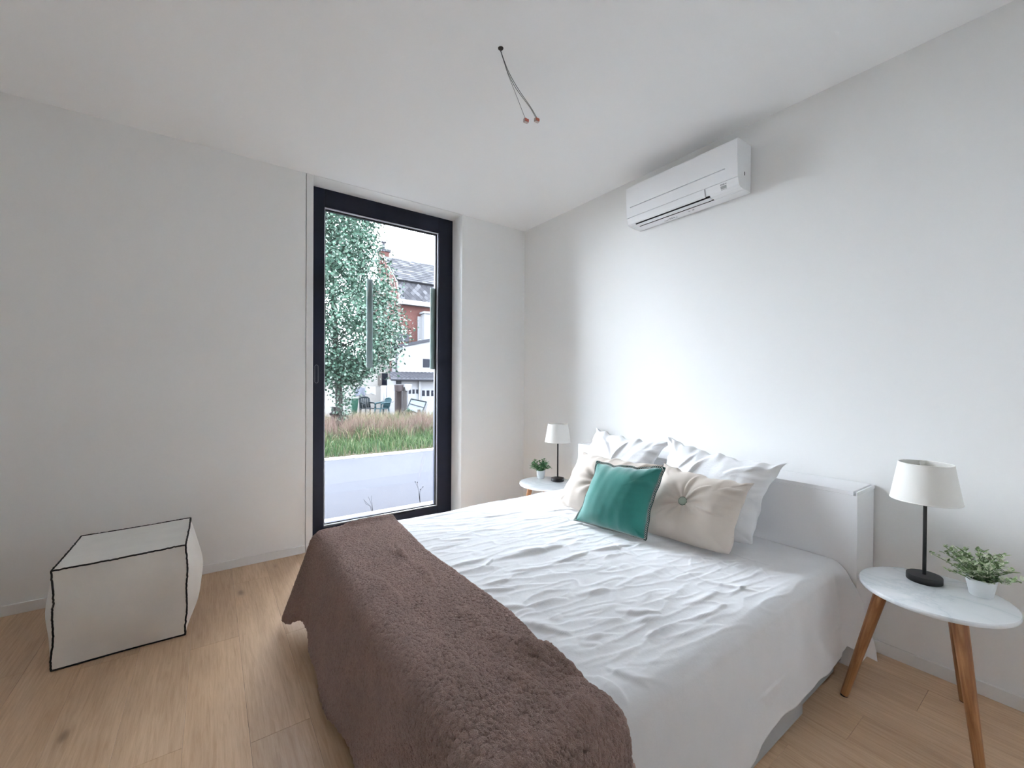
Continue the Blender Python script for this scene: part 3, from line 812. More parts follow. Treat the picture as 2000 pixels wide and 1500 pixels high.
# ------------------------------------------------------------------ potted plants
def leaf(b, p, d, up, L, w):
    d = Vector(d).normalized(); s_ = d.cross(Vector(up)); s_ = s_.normalized() if s_.length > 1e-4 else d.orthogonal().normalized()
    n_ = s_.cross(d); p = Vector(p)
    b.add([p, p + d * L * 0.35 + s_ * w * 0.5 + n_ * L * 0.06, p + d * L * 0.75 + s_ * w * 0.34 + n_ * L * 0.04, p + d * L - n_ * L * 0.05, p + d * L * 0.75 - s_ * w * 0.34 + n_ * L * 0.04, p + d * L * 0.35 - s_ * w * 0.5 + n_ * L * 0.06],
          [(0, 1, 2), (0, 2, 3), (0, 3, 4), (0, 4, 5)])
def potted_plant(c, z, hp, rt, rb, spread, ht, nst, lm, leafL, seed, label):
    rs = random.Random(seed)
    root = empty('potted_plant', (c[0], c[1], z), category='plant', label=label)
    cc = (c[0], c[1], z)
    MB().lathe([(0.0001, 0), (rb - 0.003, 0), (rb, 0.004), (rb + (rt - rb) * 0.5, hp * 0.5), (rt - 0.0005, hp - 0.006), (rt, hp - 0.002), (rt - 0.001, hp), (rt - 0.004, hp - 0.001), (rt - 0.006, hp - 0.012)], 40, cc).build('pot', M['potwhite'], root, smooth=40)
    MB().lathe([(0.0001, hp - 0.010), (rt - 0.005, hp - 0.012)], 24, cc).build('soil', M['soil'], root)
    st = MB(); lf = MB()
    for i in range(nst):
        an = rs.uniform(0, 2 * math.pi); q = math.sqrt(rs.random())
        lean = q * 1.25
        L = (ht - hp) * rs.uniform(0.75, 1.05) if lean < 0.6 else spread * rs.uniform(0.85, 1.15)
        p = Vector((c[0] + rs.uniform(-.5, .5) * rt, c[1] + rs.uniform(-.5, .5) * rt, z + hp - 0.012))
        dr = Vector((math.cos(an) * math.sin(lean), math.sin(an) * math.sin(lean), math.cos(lean)))
        pts = []; n_ = 6
        for k_ in range(n_ + 1):
            pts.append(p.copy()); dr2 = dr + Vector((0, 0, 0.22 * (1 - 2 * k_ / n_)))
            p = p + dr2.normalized() * L / n_
        st.tube(pts, [0.0011] * (n_ + 1), 4)
        for k_ in range(1, n_ + 1):
            for _ in range(4 if k_ < n_ else 5):
                a2 = rs.uniform(0, 2 * math.pi)
                dd = dr * 0.5 + Vector((math.cos(a2), math.sin(a2), rs.uniform(-0.2, 0.7))) * 0.8
                leaf(lf, pts[k_] + Vector((rs.gauss(0, .003), rs.gauss(0, .003), rs.gauss(0, .003))), dd, (0, 0, 1), leafL * rs.uniform(0.6, 1.2), leafL * rs.uniform(0.4, 0.6))
    st.build('stems', M['stemgreen'], root, kind='stuff')
    lf.build('foliage', lm, root, smooth=False, recalc=False, kind='stuff')
    return root
p1 = PZ(1916, 1163, H1); p2 = PZ(1056, 934, H2)
potted_plant((p1[0], p1[1]), H1, 0.064, 0.041, 0.031, 0.118, 0.165, 44, M['plantnear'], 0.019, 3, 'pale variegated small-leaved plant in a white pot')
potted_plant((p2[0], p2[1]), H2, 0.068, 0.037, 0.028, 0.092, 0.165, 34, M['plantfar'], 0.019, 5, 'bright green small-leaved plant in a white pot near the window wall')

# ------------------------------------------------------------------ pouf
px0, px1, py0, py1, ph = -3.095, -2.640, -0.752, -0.262, 0.436
pouf = empty('cube_pouf', ((px0 + px1) / 2, (py0 + py1) / 2, 0), category='pouf', label='off-white canvas cube pouf with charcoal seams')
def pouf_pt(u, v, w):
    """u,v,w in -1..1"""
    u, v, w = (np.asarray(t_, float) for t_ in (u, v, w))
    bu = 0.058 * (1 - v ** 2) ** 0.8 * (1 - w ** 2) ** 0.7; bv = 0.022 * (1 - u ** 2) * (1 - w ** 2); bw = 0.006 * (1 - u ** 2) * (1 - v ** 2)
    x = (px0 + px1) / 2 + u * (px1 - px0) / 2 + np.sign(u) * bu * np.abs(u) ** 6
    y = (py0 + py1) / 2 + v * (py1 - py0) / 2 + np.sign(v) * bv * np.abs(v) ** 6
    z = ph / 2 + w * ph / 2 + np.where(w > 0, bw * np.abs(w) ** 6 - 0.006 * (1 - np.abs(u) ** 2) * (1 - v ** 2) * np.abs(w) ** 6, 0)
    # the flat top leans a touch, edges wander
    z = z + (w > 0.2) * (0.006 * u) * (w + 1) / 2
    x = x + 0.003 * np.sin(2.3 * w + 1.0) * np.abs(u) + 0.002 * np.sin(7 * w + 2 * v)
    y = y + 0.003 * np.sin(5.0 * w + 3 * u) * np.abs(v)
    return np.stack([x, y, np.maximum(z, 0.003)], -1)
n = 36; g = np.linspace(-1, 1, n); G1, G2 = np.meshgrid(g, g, indexing='ij'); O = np.ones_like(G1)
b = MB()
for (a_, c_, d_) in ((O, G1, G2), (-O, G1, G2), (G1, O, G2), (G1, -O, G2), (G1, G2, O), (G1, G2, -O)):
    Q = pouf_pt(a_, c_, d_)
    nzv = 0.0035 * smooth_noise(Q[..., 0] + Q[..., 1], Q[..., 2], 17, 77) * (1 - G1 ** 4) * (1 - G2 ** 4)
    if a_ is O or (np.all(np.abs(a_) == 1)): Q[..., 0] += np.sign(a_) * nzv
    elif np.all(np.abs(c_) == 1): Q[..., 1] += np.sign(c_) * nzv * 1.6
    b.grid(Q)
import bmesh
me = b.mesh('canvas_cover', M['pouf'])
bm = bmesh.new(); bm.from_mesh(me); bmesh.ops.remove_doubles(bm, verts=bm.verts, dist=0.0005); bmesh.ops.recalc_face_normals(bm, faces=bm.faces); bm.to_mesh(me); bm.free()
me.polygons.foreach_set('use_smooth', [True] * len(me.polygons)); me.set_sharp_from_angle(angle=math.radians(50))
o = bpy.data.objects.new('canvas_cover', me); COL.objects.link(o); o.parent = pouf; o.matrix_parent_inverse = pouf.matrix_basis.inverted()
tt = np.linspace(-1, 1, 60)
for ax in range(3):
    for s1 in (-1, 1):
        for s2 in (-1, 1):
            args = [None] * 3; args[ax] = tt; oth = [k_ for k_ in range(3) if k_ != ax]
            args[oth[0]] = np.full_like(tt, s1); args[oth[1]] = np.full_like(tt, s2)
            P = pouf_pt(*args) + rng.normal(0, 0.0007, (60, 3)); P[:, 2] = np.maximum(P[:, 2], 0.0045)
            MB().tube(P.tolist(), 0.0038, 6).build('seam', M['seam'], pouf, smooth=True)

# ------------------------------------------------------------------ air conditioner
AY0, AY1 = -2.168, -1.398
ac = empty('air_conditioner', (0, (AY0 + AY1) / 2, 2.35), category='air conditioner', label='white wall-mounted air conditioner above the bed')
prof = [(-0.001, 2.352), (-0.001, 2.622), (-0.150, 2.622), (-0.160, 2.619), (-0.165, 2.612), (-0.1655, 2.58), (-0.163, 2.50), (-0.156, 2.412), (-0.1545, 2.408)]
prof_low = [(-0.153, 2.404), (-0.149, 2.385), (-0.141, 2.365), (-0.128, 2.356), (-0.10, 2.352)]
prof[0] = (-0.009, 2.352); prof[1] = (-0.009, 2.622)
def body_profile(groove, slots, gap):
    """closed side profile; grooves, outlet slots and flap gaps are cut into it"""
    P_ = [(-0.009, 2.352), (-0.009, 2.622), (-0.150, 2.622), (-0.160, 2.619), (-0.165, 2.612), (-0.1655, 2.58), (-0.163, 2.50)]
    d_ = 0.012 if groove else 0.0
    P_ += [(-0.1612, 2.4768), (-0.1612 + d_, 2.4768), (-0.1608 + d_, 2.4712), (-0.1608, 2.4712)]
    P_ += [(-0.1558, 2.4070), (-0.1478, 2.4070), (-0.1474, 2.4054), (-0.1535, 2.4054)]
    g_ = 0.016 if gap else 0.0
    P_ += [(-0.153 + g_, 2.404), (-0.149 + g_, 2.385), (-0.1435 + min(g_, 0.012), 2.3685)]
    d_ = 0.034 if slots else 0.0
    P_ += [(-0.1395, 2.3625), (-0.1395, 2.3625 + d_), (-0.1265, 2.3555 + d_), (-0.1265, 2.3555)]
    P_ += [(-0.0975, 2.352), (-0.0975, 2.352 + d_), (-0.0860, 2.352 + d_), (-0.0860, 2.352)]
    return P_
cuts = [AY0, -2.098, -1.995, -1.975, -1.972, -1.455, -1.440, -1.437, -1.430, AY1]
bmm = MB()
for ya, yb_ in zip(cuts[:-1], cuts[1:]):
    ym = (ya + yb_) / 2
    P_ = body_profile(-2.098 < ym < -1.430, -1.995 < ym < -1.455, (-1.975 < ym < -1.972) or (-1.440 < ym < -1.437))
    k = len(P_); vs = [(p[0], ya, p[1]) for p in P_] + [(p[0], yb_, p[1]) for p in P_]
    bmm.add(vs, [(i, (i + 1) % k, k + (i + 1) % k, k + i) for i in range(k)])
    if ya == AY0: bmm.add([(p[0], ya, p[1]) for p in P_], [tuple(range(k))])
    if yb_ == AY1: bmm.add([(p[0], yb_, p[1]) for p in P_], [tuple(range(k))])
# small walls where a cut begins or ends
def cut_wall(y, pts): bmm.add([(p[0], y, p[1]) for p in pts], [tuple(range(len(pts)))])
for y in (-2.098, -1.430): cut_wall(y, [(-0.1612, 2.4768), (-0.1492, 2.4768), (-0.1488, 2.4712), (-0.1608, 2.4712)])
for y in (-1.995, -1.455):
    cut_wall(y, [(-0.1395, 2.3625), (-0.1395, 2.3965), (-0.1265, 2.3895), (-0.1265, 2.3555)]); cut_wall(y, [(-0.0975, 2.352), (-0.0975, 2.386), (-0.0860, 2.386), (-0.0860, 2.352)])
for y in (-1.975, -1.972, -1.440, -1.437): cut_wall(y, [(-0.1535, 2.4054), (-0.153, 2.404), (-0.149, 2.385), (-0.1435, 2.3685), (-0.1315, 2.3685), (-0.133, 2.385), (-0.137, 2.404)])
me = bmm.mesh('body', M['acwhite'], recalc=False)
import bmesh
bm = bmesh.new(); bm.from_mesh(me); bmesh.ops.remove_doubles(bm, verts=bm.verts, dist=0.00002); bmesh.ops.dissolve_degenerate(bm, edges=bm.edges, dist=0.00002); bmesh.ops.recalc_face_normals(bm, faces=bm.faces); bm.to_mesh(me); bm.free()
acb = bpy.data.objects.new('body', me); COL.objects.link(acb); acb.parent = ac; acb.matrix_parent_inverse = ac.matrix_basis.inverted()
def on_front(z):   # x of the front face at height z
    P_ = prof[2:] + prof_low
    zs = [p[1] for p in P_][::-1]; xs = [p[0] for p in P_][::-1]
    return float(np.interp(z, zs, xs))
def front_line(y0, y1, z, h, off, m, name, lab=None):
    b = MB(); x0, x1 = on_front(z - h / 2) - off, on_front(z + h / 2) - off
    b.add([(x0, y0, z - h / 2), (x0, y1, z - h / 2), (x1, y1, z + h / 2), (x1, y0, z + h / 2), (x0 + .003, y0, z - h / 2), (x0 + .003, y1, z - h / 2), (x1 + .003, y1, z + h / 2), (x1 + .003, y0, z + h / 2)],
          [(0, 1, 2, 3), (4, 7, 6, 5), (0, 4, 5, 1), (1, 5, 6, 2), (2, 6, 7, 3), (3, 7, 4, 0)])
    b.build(name, m, ac, label=lab)
# outlet flap, slightly proud, with dark slots around it
b = MB(); b.extrude([(-0.158, 2.404), (-0.1565, 2.385), (-0.150, 2.363), (-0.1435, 2.358), (-0.1408, 2.3585), (-0.1415, 2.38), (-0.145, 2.404)], 'y', -1.972, -1.440)
fl = b.build('outlet_flap', M['acwhite'], ac, smooth=35)
# dark plastic lining on the rear wall of the two outlet slots
MB().box(-0.1274, -0.1266, -1.9945, -1.4555, 2.3557, 2.388).build('outlet_lining', M['acdark'], ac)
MB().box(-0.1255, -0.0985, -1.990, -1.456, 2.3485, 2.3556, ch=0.001).build('lower_vane', M['acwhite'], ac)
MB().box(-0.0869, -0.0861, -1.9945, -1.4555, 2.3497, 2.384).build('outlet_lining', M['acdark'], ac)
MB().box(-0.0845, -0.0085, AY0 + 0.002, AY1 - 0.002, 2.3495, 2.3525).build('underside', M['acwhite'], ac)
# printed marks on the front strip and underside
front_line(-2.100, -2.066, 2.376, 0.020, 0.0010, M['acgrey'], 'printed_panel', 'small grey printed rectangle')
for k_, (dy, w_) in enumerate(((0, .006), (.009, .0015), (.013, .006), (.021, .006), (.029, .006))):
    front_line(-2.101 + dy, -2.101 + dy + w_, 2.394, 0.007 if k_ else 0.006, 0.0010, M['acgrey'], 'printed_letter')
b = MB(); pts = [(-0.045 + 0.012 * math.sin(t_) * 0.8, -1.640 + 0.014 * math.cos(t_), 2.3492) for t_ in np.linspace(math.pi * 0.0, math.pi, 14)]
b.tube(pts, 0.0016, 6); b.build('printed_arc', M['acgrey'], ac)
for yy, w_ in ((-1.668, .010), (-1.683, .010), (-1.698, .008)):
    MB().box(-0.052, -0.036, yy - w_ / 2, yy + w_ / 2, 2.3488, 2.3496).build('printed_letter', M['acgrey'], ac)
MB().box(-0.04, -0.034, -1.716, -1.710, 2.3488, 2.3496).build('printed_dot', M['acdark'], ac)
for yy, m_ in ((-1.815, M['acgrey']), (-1.842, M['acdark'])):
    MB().box(-0.060, -0.054, yy - 0.006, yy + 0.006, 2.3486, 2.3496).build('indicator', m_, ac)
MB().box(-0.085, -0.078, AY0 - 0.0008, AY0 + 0.001, 2.432, 2.452).build('side_mark', M['acdark'], ac)
MB().box(-0.0095, 0.0, AY0 + 0.014, AY1 - 0.014, 2.366, 2.606).build('wall_plate', mat('galvanised_plate', (0.45, 0.46, 0.46), 0.5), ac)

# ------------------------------------------------------------------ bare ceiling wires
hc = PZ(978, 94, H)
wires = empty('ceiling_wires', (hc[0], hc[1], H), category='wires', label='bare lamp wires with two connectors hanging from the ceiling')
b = MB(); b.lathe([(0.0001, -0.0005), (0.0095, -0.0005), (0.0115, -0.003), (0.0125, -0.0005)], 20, (hc[0], hc[1], H)); b.build('ceiling_hole', M['wiredark'], wires)
def hang(px_list, rad, m_):
    n_ = len(px_list); pts = []
    for i, (x, y) in enumerate(px_list):
        pts.append(PY(x, y, hc[1] + 0.10 * i / (n_ - 1)))
    P = np.array(pts); s_ = np.linspace(0, n_ - 1, 30)
    Q = np.stack([np.interp(s_, range(n_), P[:, k_]) for k_ in range(3)], -1)
    for _ in range(8): Q[1:-1] = (Q[:-2] + Q[1:-1] * 2 + Q[2:]) / 4
    Q[:, 2] = np.minimum(Q[:, 2], H - 0.0008)
    MB().tube(Q.tolist(), rad, 6).build('wire', m_, wires, smooth=True)
    return Q[-1]
e1 = hang([(977, 98), (984, 120), (991, 143), (1002, 170), (1013, 198), (1026, 232)], 0.0012, M['wire'])
e2 = hang([(977, 98), (984, 120), (992, 143), (1004, 168), (1020, 190), (1036, 210), (1047, 231)], 0.0017, M['wire'])
e3 = hang([(978, 98), (985, 120), (994, 143), (1007, 166), (1022, 189), (1037, 209), (1049, 231)], 0.0014, M['wiredark'])
for e, k_ in ((e1, 0), (e2, 1)):
    c_ = np.array(e) + np.array([0.004, 0, -0.006])
    cn = MB().box(c_[0] - 0.012, c_[0] + 0.012, c_[1] - 0.007, c_[1] + 0.007, c_[2] - 0.012, c_[2] + 0.006, ch=0.0015).build('wire_connector', M['connclear'], wires)
    for j in (-1, 1):
        MB().box(c_[0] + j * 0.006 - 0.0048, c_[0] + j * 0.006 + 0.0048, c_[1] - 0.0105, c_[1] - 0.0068, c_[2] - 0.009, c_[2] + 0.004, ch=0.0008).build('connector_lever', M['conn'], cn)

# ================================================================== outside
M['asphalt'] = mat('asphalt', (0.09, 0.09, 0.1), 0.9, 0.2); t = NT(M['asphalt'])
co = t.coord('Object')
c = t.ramp(t.noise(co, 60, 6, 0.7), [(0.3, (0.060, 0.061, 0.072)), (0.6, (0.085, 0.086, 0.099)), (0.78, (0.12, 0.12, 0.13))])
vor = t.n('TexVoronoi'); vor.inputs['Scale'].default_value = 14.0; t.l(co, vor.inputs['Vector'])
c = t.mix(c, (0.30, 0.30, 0.30), t.math('MULTIPLY', t.math('LESS_THAN', vor.outputs['Distance'], 0.10), t.math('GREATER_THAN', vor.outputs['Color'], 0.72)))
t.color(c); t.bump(t.noise(co, 120, 4, 0.7), 0.4, 0.01)
M['concrete'] = mat('pale_concrete', (0.26, 0.26, 0.27), 0.85); t = NT(M['concrete'])
t.color(t.ramp(t.noise(t.coord('Object'), 25, 5, 0.6), [(0.3, (0.14, 0.14, 0.145)), (0.7, (0.22, 0.22, 0.225))]))
M['stone'] = mat('white_sill_stone', (0.35, 0.35, 0.36), 0.7)
M['crack'] = mat('mossy_crack', (0.02, 0.022, 0.018), 1.0)
M['earth'] = mat('dry_grass_earth', (0.06, 0.05, 0.03), 1.0); t = NT(M['earth'])
t.color(t.ramp(t.noise(t.coord('Object'), 3, 6, 0.65), [(0.3, (0.030, 0.035, 0.018)), (0.55, (0.085, 0.066, 0.042)), (0.75, (0.12, 0.09, 0.062))]))
M['bounceground'] = mat('pale_bounce_ground', (0.72, 0.72, 0.71), 0.9)  # whitened to reflect daylight upwards, not a known paving
m = mat('red_brick', (0.1, 0.04, 0.035), 0.9, 0.2); t = NT(m)
bk = t.n('TexBrick'); bk.inputs['Scale'].default_value = 1.0; bk.inputs['Brick Width'].default_value = 0.21; bk.inputs['Row Height'].default_value = 0.075; bk.inputs['Mortar Size'].default_value = 0.009
bk.inputs['Color1'].default_value = (0.098, 0.036, 0.031, 1); bk.inputs['Color2'].default_value = (0.072, 0.027, 0.024, 1); bk.inputs['Mortar'].default_value = (0.105, 0.072, 0.066, 1)
g_ = t.n('NewGeometry'); s3 = t.n('SeparateXYZ'); t.l(g_.outputs['Position'], s3.inputs[0]); c3 = t.n('CombineXYZ')
t.l(t.math('ADD', s3.outputs[0], s3.outputs[1]), c3.inputs[0]); t.l(s3.outputs[2], c3.inputs[1]); t.l(c3.outputs[0], bk.inputs['Vector'])
t.color(t.mix(bk.outputs['Color'], t.ramp(t.noise(g_.outputs['Position'], 0.9, 4, 0.6), [(0.3, (0.85, 0.85, 0.85)), (0.7, (1.15, 1.15, 1.15))]), 1.0, 'MULTIPLY'))
M['brick'] = m
def varmat(name, stops, rough=0.8):
    m = mat(name, stops[0][1], rough, 0.3); t = NT(m); oi = t.n('ObjectInfo'); t.color(t.ramp(oi.outputs['Random'], stops)); return m
M['slate'] = varmat('grey_slate', [(0.0, (0.040, 0.040, 0.046)), (0.6, (0.062, 0.062, 0.070)), (1.0, (0.12, 0.12, 0.13))])
M['slatebase'] = mat('dark_roof_deck', (0.030, 0.030, 0.034), 0.9)
M['render'] = mat('white_render', (0.17, 0.17, 0.178), 0.9)
M['renderwarm'] = mat('cream_render', (0.135, 0.128, 0.122), 0.9)
M['extwhite'] = mat('white_outdoor_paint', (0.17, 0.172, 0.18), 0.7)
M['roofgrey'] = mat('grey_roof_edge', (0.045, 0.046, 0.055), 0.7)
M['tile'] = mat('grey_roof_tile', (0.040, 0.040, 0.048), 0.7)
M['extglass'] = mat('dark_window_glass', (0.003, 0.0035, 0.006), 0.3, 0.1)
M['pipe'] = mat('zinc_pipe', (0.05, 0.052, 0.058), 0.6)
M['weathered'] = mat('weathered_post', (0.055, 0.050, 0.050), 0.9)
M['brownpost'] = mat('brown_post', (0.040, 0.032, 0.032), 0.9)
M['bark'] = mat('grey_bark', (0.050, 0.048, 0.044), 0.95); t = NT(M['bark']); t.bump(t.noise(t.coord('Object', (20, 20, 4)), 2, 5, 0.7), 0.6, 0.02)
M['leaf'] = leafmat('tree_leaf', [(0.0, (0.014, 0.030, 0.022)), (0.4, (0.030, 0.060, 0.042)), (0.75, (0.055, 0.090, 0.066)), (1.0, (0.13, 0.165, 0.14))], 0.35)
M['grassgreen'] = leafmat('green_grass', [(0.0, (0.014, 0.036, 0.012)), (0.4, (0.030, 0.066, 0.022)), (0.75, (0.062, 0.095, 0.036)), (1.0, (0.15, 0.145, 0.085))], 0.7)
M['grassdry'] = leafmat('straw_grass', [(0.0, (0.075, 0.060, 0.034)), (0.4, (0.14, 0.108, 0.068)), (0.75, (0.21, 0.165, 0.115)), (1.0, (0.07, 0.085, 0.034))], 0.8)
M['grasspink'] = leafmat('pink_dry_grass', [(0.0, (0.085, 0.050, 0.040)), (0.6, (0.135, 0.090, 0.075)), (1.0, (0.16, 0.125, 0.10))], 0.8)
M['weed'] = mat('dry_weed', (0.006, 0.005, 0.006), 0.9)
M['binlid'] = mat('pale_green_lid', (0.09, 0.12, 0.10), 0.6); M['bin'] = mat('green_bin_plastic', (0.018, 0.058, 0.040), 0.5)
M['chairdark'] = mat('dark_green_plastic', (0.0030, 0.0045, 0.0055), 0.5); M['chairteal'] = mat('teal_plastic', (0.012, 0.034, 0.042), 0.5)
M['terracotta'] = mat('terracotta', (0.12, 0.05, 0.03), 0.9)

# common factor darkening outdoor colours, offsetting the exposure set for the room
TONE = 0.31
def scale_tone(m, k):
    for n_ in m.node_tree.nodes:
        if n_.type == 'VALTORGB' and not (abs(n_.color_ramp.elements[0].color[0] - 0.85) < 1e-3):
            for e in n_.color_ramp.elements: e.color = (*[x * k for x in e.color[:3]], 1)
        elif n_.type == 'TEX_BRICK':
            for q_ in ('Color1', 'Color2', 'Mortar'): n_.inputs[q_].default_value = (*[x * k for x in n_.inputs[q_].default_value[:3]], 1)
        elif n_.type == 'MIX':
            n_.inputs[7].default_value = (*[x * k for x in n_.inputs[7].default_value[:3]], 1)
        elif n_.type == 'BSDF_PRINCIPLED':
            n_.inputs['Base Color'].default_value = (*[x * k for x in n_.inputs['Base Color'].default_value[:3]], 1)
for k_ in ('asphalt', 'concrete', 'earth', 'brick', 'slatebase', 'roofgrey', 'tile', 'pipe', 'weathered', 'brownpost', 'bark', 'grassgreen', 'grassdry', 'grasspink', 'bin', 'binlid', 'chairteal', 'terracotta'):
    scale_tone(M[k_], TONE)
scale_tone(M['leaf'], 0.50)
scale_tone(M['slate'], 0.21)
for k_ in ('render', 'renderwarm', 'extwhite', 'stone'): scale_tone(M[k_], 0.36)

for k_ in ('asphalt', 'concrete', 'earth', 'brick', 'slate', 'slatebase', 'roofgrey', 'tile', 'pipe', 'weathered', 'brownpost', 'bark', 'leaf', 'grassgreen', 'grassdry', 'grasspink', 'bin', 'binlid', 'chairdark', 'chairteal', 'terracotta', 'render', 'renderwarm', 'extwhite', 'stone', 'weed', 'crack', 'extglass'):
    M[k_].node_tree.nodes['Principled BSDF'].inputs['Specular IOR Level'].default_value = 0.04
scale_tone(M['asphalt'], 1.02)
for k_ in ('grassgreen', 'grassdry', 'grasspink'): scale_tone(M[k_], 1.3)
for k_ in ('render', 'extwhite'): scale_tone(M[k_], 1.25)
scale_tone(M['renderwarm'], 1.7)
scale_tone(M['slate'], 1.25)
scale_tone(M['leaf'], 1.1)

# ---- ground
ZR = -0.12
MB().box(-60, 60, 0.63, 4.25, ZR - 0.2, ZR).build('street', M['asphalt'], kind='structure', label='grey asphalt road outside the window')
MB().box(-60, 60, WT, 0.63, ZR - 0.2, ZR - 0.005).build('ground', M['crack'], kind='structure')
b = MB(); b.box(-60, 60, -60, YF - WT, ZR - 0.3, ZR - 0.05); b.box(-60, XL - WT, YF - WT, WT, ZR - 0.3, ZR - 0.05); b.build('added_ground', M['bounceground'], kind='structure', label='pale unseen ground added behind the house')  # unseen ground, added pale as a light reflector
MB().box(OX0 - 0.5, OX1 + 0.6, WT - 0.095, 0.575, ZR, 0.040, ch=0.004).build('trim_3', M['stone'], kind='structure', label='white stone sill outside the window')
ke = empty('kerb', (0, 4.33, ZR), kind='structure', label='pale concrete kerb between road and verge')
kbm = MB().box(-0.497, 0.497, -0.085, 0.085, -0.05, 0.012, ch=0.008).mesh('kerb_stone', M['concrete'])
for i in range(-5, 9):
    o = bpy.data.objects.new('kerb_stone', kbm); COL.objects.link(o); o.parent = ke; o.location = (i, random.uniform(-.012, .012), 0); o.rotation_euler = (0, 0, random.uniform(-.008, .008))
def gz(y): return np.interp(y, [4.4, 9, 14, 19, 24, 60], [-0.10, -0.12, -0.27, -0.75, -0.85, -0.9])
ys = np.r_[np.linspace(4.43, 26, 70), 60]; xs = np.linspace(-40, 60, 90)
GX, GYY = np.meshgrid(xs, ys, indexing='ij')
b = MB(); b.grid(np.stack([GX, GYY, gz(GYY) + 0.02 * smooth_noise(GX, GYY, 1.5, 4) * (GYY > 5)], -1)); b.build('verge_ground', M['earth'], kind='structure', smooth=True, label='bare dry earth of the verge and yard')

# ---- grasses
def blades(name, n, xr, yr, hr, w, m_, lean, seed, clump=0.0, **kw):
    r = np.random.default_rng(seed)
    x = r.uniform(*xr, n); y = yr[0] + (yr[1] - yr[0]) * r.random(n)
    if clump:
        cx = r.uniform(*xr, int(n / 60)); cy = r.uniform(*yr, int(n / 60)); k_ = r.integers(0, len(cx), n)
        x = cx[k_] + r.normal(0, clump, n); y = np.clip(cy[k_] + r.normal(0, clump, n), *yr)
    hgt = r.uniform(*hr, n); an = r.uniform(0, 2 * np.pi, n); le = hgt * r.uniform(0.1, lean, n)
    base = np.stack([x, y, gz(y) - 0.01], -1); d_ = np.stack([np.cos(an), np.sin(an), 0 * an], -1)
    tw = r.uniform(0, np.pi, n); s_ = np.stack([np.cos(tw), np.sin(tw), 0 * tw], -1) * w / 2
    up = np.array([0, 0, 1.0])
    mid = base + d_ * (le * 0.3)[:, None] + up * (hgt * 0.6)[:, None]
    tip = base + d_ * le[:, None] + up * (hgt * np.sqrt(np.clip(1 - (le / hgt) ** 2 * 0.5, 0.2, 1)))[:, None]
    V = np.stack([base - s_, base + s_, mid + s_ * 0.7, mid - s_ * 0.7, tip], 1).reshape(-1, 3)
    i0 = np.arange(n) * 5
    me = bpy.data.meshes.new(name)
    F_ = [f for i in i0.tolist() for f in ((i, i + 1, i + 2, i + 3), (i + 3, i + 2, i + 4))]
    me.from_pydata(V.tolist(), [], F_); me.materials.append(m_)
    o = bpy.data.objects.new(name, me); COL.objects.link(o); return tag(o, kind='stuff', **kw)
blades('green_grass', 14000, (-3, 6), (4.46, 6.6), (0.08, 0.26), 0.012, M['grassgreen'], 0.8, 1, category='grass', label='short green grass along the kerb')
blades('meadow_grass', 9000, (-3, 9), (5.2, 10.5), (0.16, 0.50), 0.012, M['grassgreen'], 0.9, 5, clump=0.22, category='grass', label='taller green grass among the straw')
blades('straw_grass', 8000, (-2, 10), (5.8, 13.0), (0.15, 0.50), 0.011, M['grassdry'], 0.95, 2, clump=0.3, category='grass', label='dry straw coloured grass behind the green verge')
blades('pink_grass', 2600, (-0.6, 2.2), (6.0, 7.6), (0.35, 0.68), 0.008, M['grasspink'], 0.45, 3, clump=0.10, category='grass', label='pinkish dry grass clumps beside the tree')

# ---- weeds growing at the sill edge
def weed(base_px, tops, label, heads=False):
    bp = PY(*base_px, 0.60); bp[2] = max(bp[2], ZR)
    root = empty('weed', tuple(bp), category='weed', label=label)
    for tp in tops:
        pts = [bp] + [PY(x, y, 0.60 + 0.01 * k_) for k_, (x, y) in enumerate(tp)]
        MB().tube([tuple(p) for p in pts], [0.0016] + [0.0011] * (len(pts) - 1), 5).build('stem', M['weed'], root)
        if heads:
            e = pts[-1]; MB().lathe([(0.0001, 0.006), (0.005, 0.002), (0.005, -0.002), (0.0001, -0.005)], 8, tuple(e)).build('seed_head', M['weed'], root)
weed((729, 1006), [[(725, 990), (716, 982), (710, 975)], [(726, 986), (722, 976), (719, 970)], [(727, 984), (725, 974), (726, 968)], [(722, 988), (714, 984), (712, 978)]], 'small twiggy weed growing on the sill')
weed((821, 990), [[(819, 968), (816, 950), (815, 942)], [(820, 965), (821, 956)], [(819, 960), (826, 951)], [(817, 955), (811, 941)]], 'thin dry weed with round seed heads', True)

# ---- street tree with stake
tb = PZ(664, 848, -0.11)
tree = empty('street_tree', tuple(tb), category='tree', label='young leafy street tree tied to a stake')
tx, ty, tz = tb
STAKE = PZ(649, 848, -0.11)
trunk = [(tx, ty, tz), (tx - 0.02, ty, 0.6), (tx - 0.05, ty, 1.4), (tx - 0.12, ty, 2.4), (tx - 0.2, ty + 0.1, 4.0), (tx - 0.25, ty + 0.1, 6.0), (tx - 0.28, ty, 7.6)]
MB().tube(trunk, [0.095, 0.085, 0.08, 0.07, 0.055, 0.035, 0.012], 12).build('trunk', M['bark'], tree, smooth=True)
rs = random.Random(4)
def crown_r(z): return float(np.interp(z, [0.2, 0.9, 1.5, 1.9, 2.6, 3.4, 4.4, 5.6, 7.0, 8.2], [0.16, 0.34, 0.75, 1.45, 1.72, 1.5, 1.22, 1.1, 0.9, 0.2]))
lf = MB()
def trunk_at(z):
    zz = [p[2] for p in trunk]; return (float(np.interp(z, zz, [p[0] for p in trunk])), float(np.interp(z, zz, [p[1] for p in trunk])))
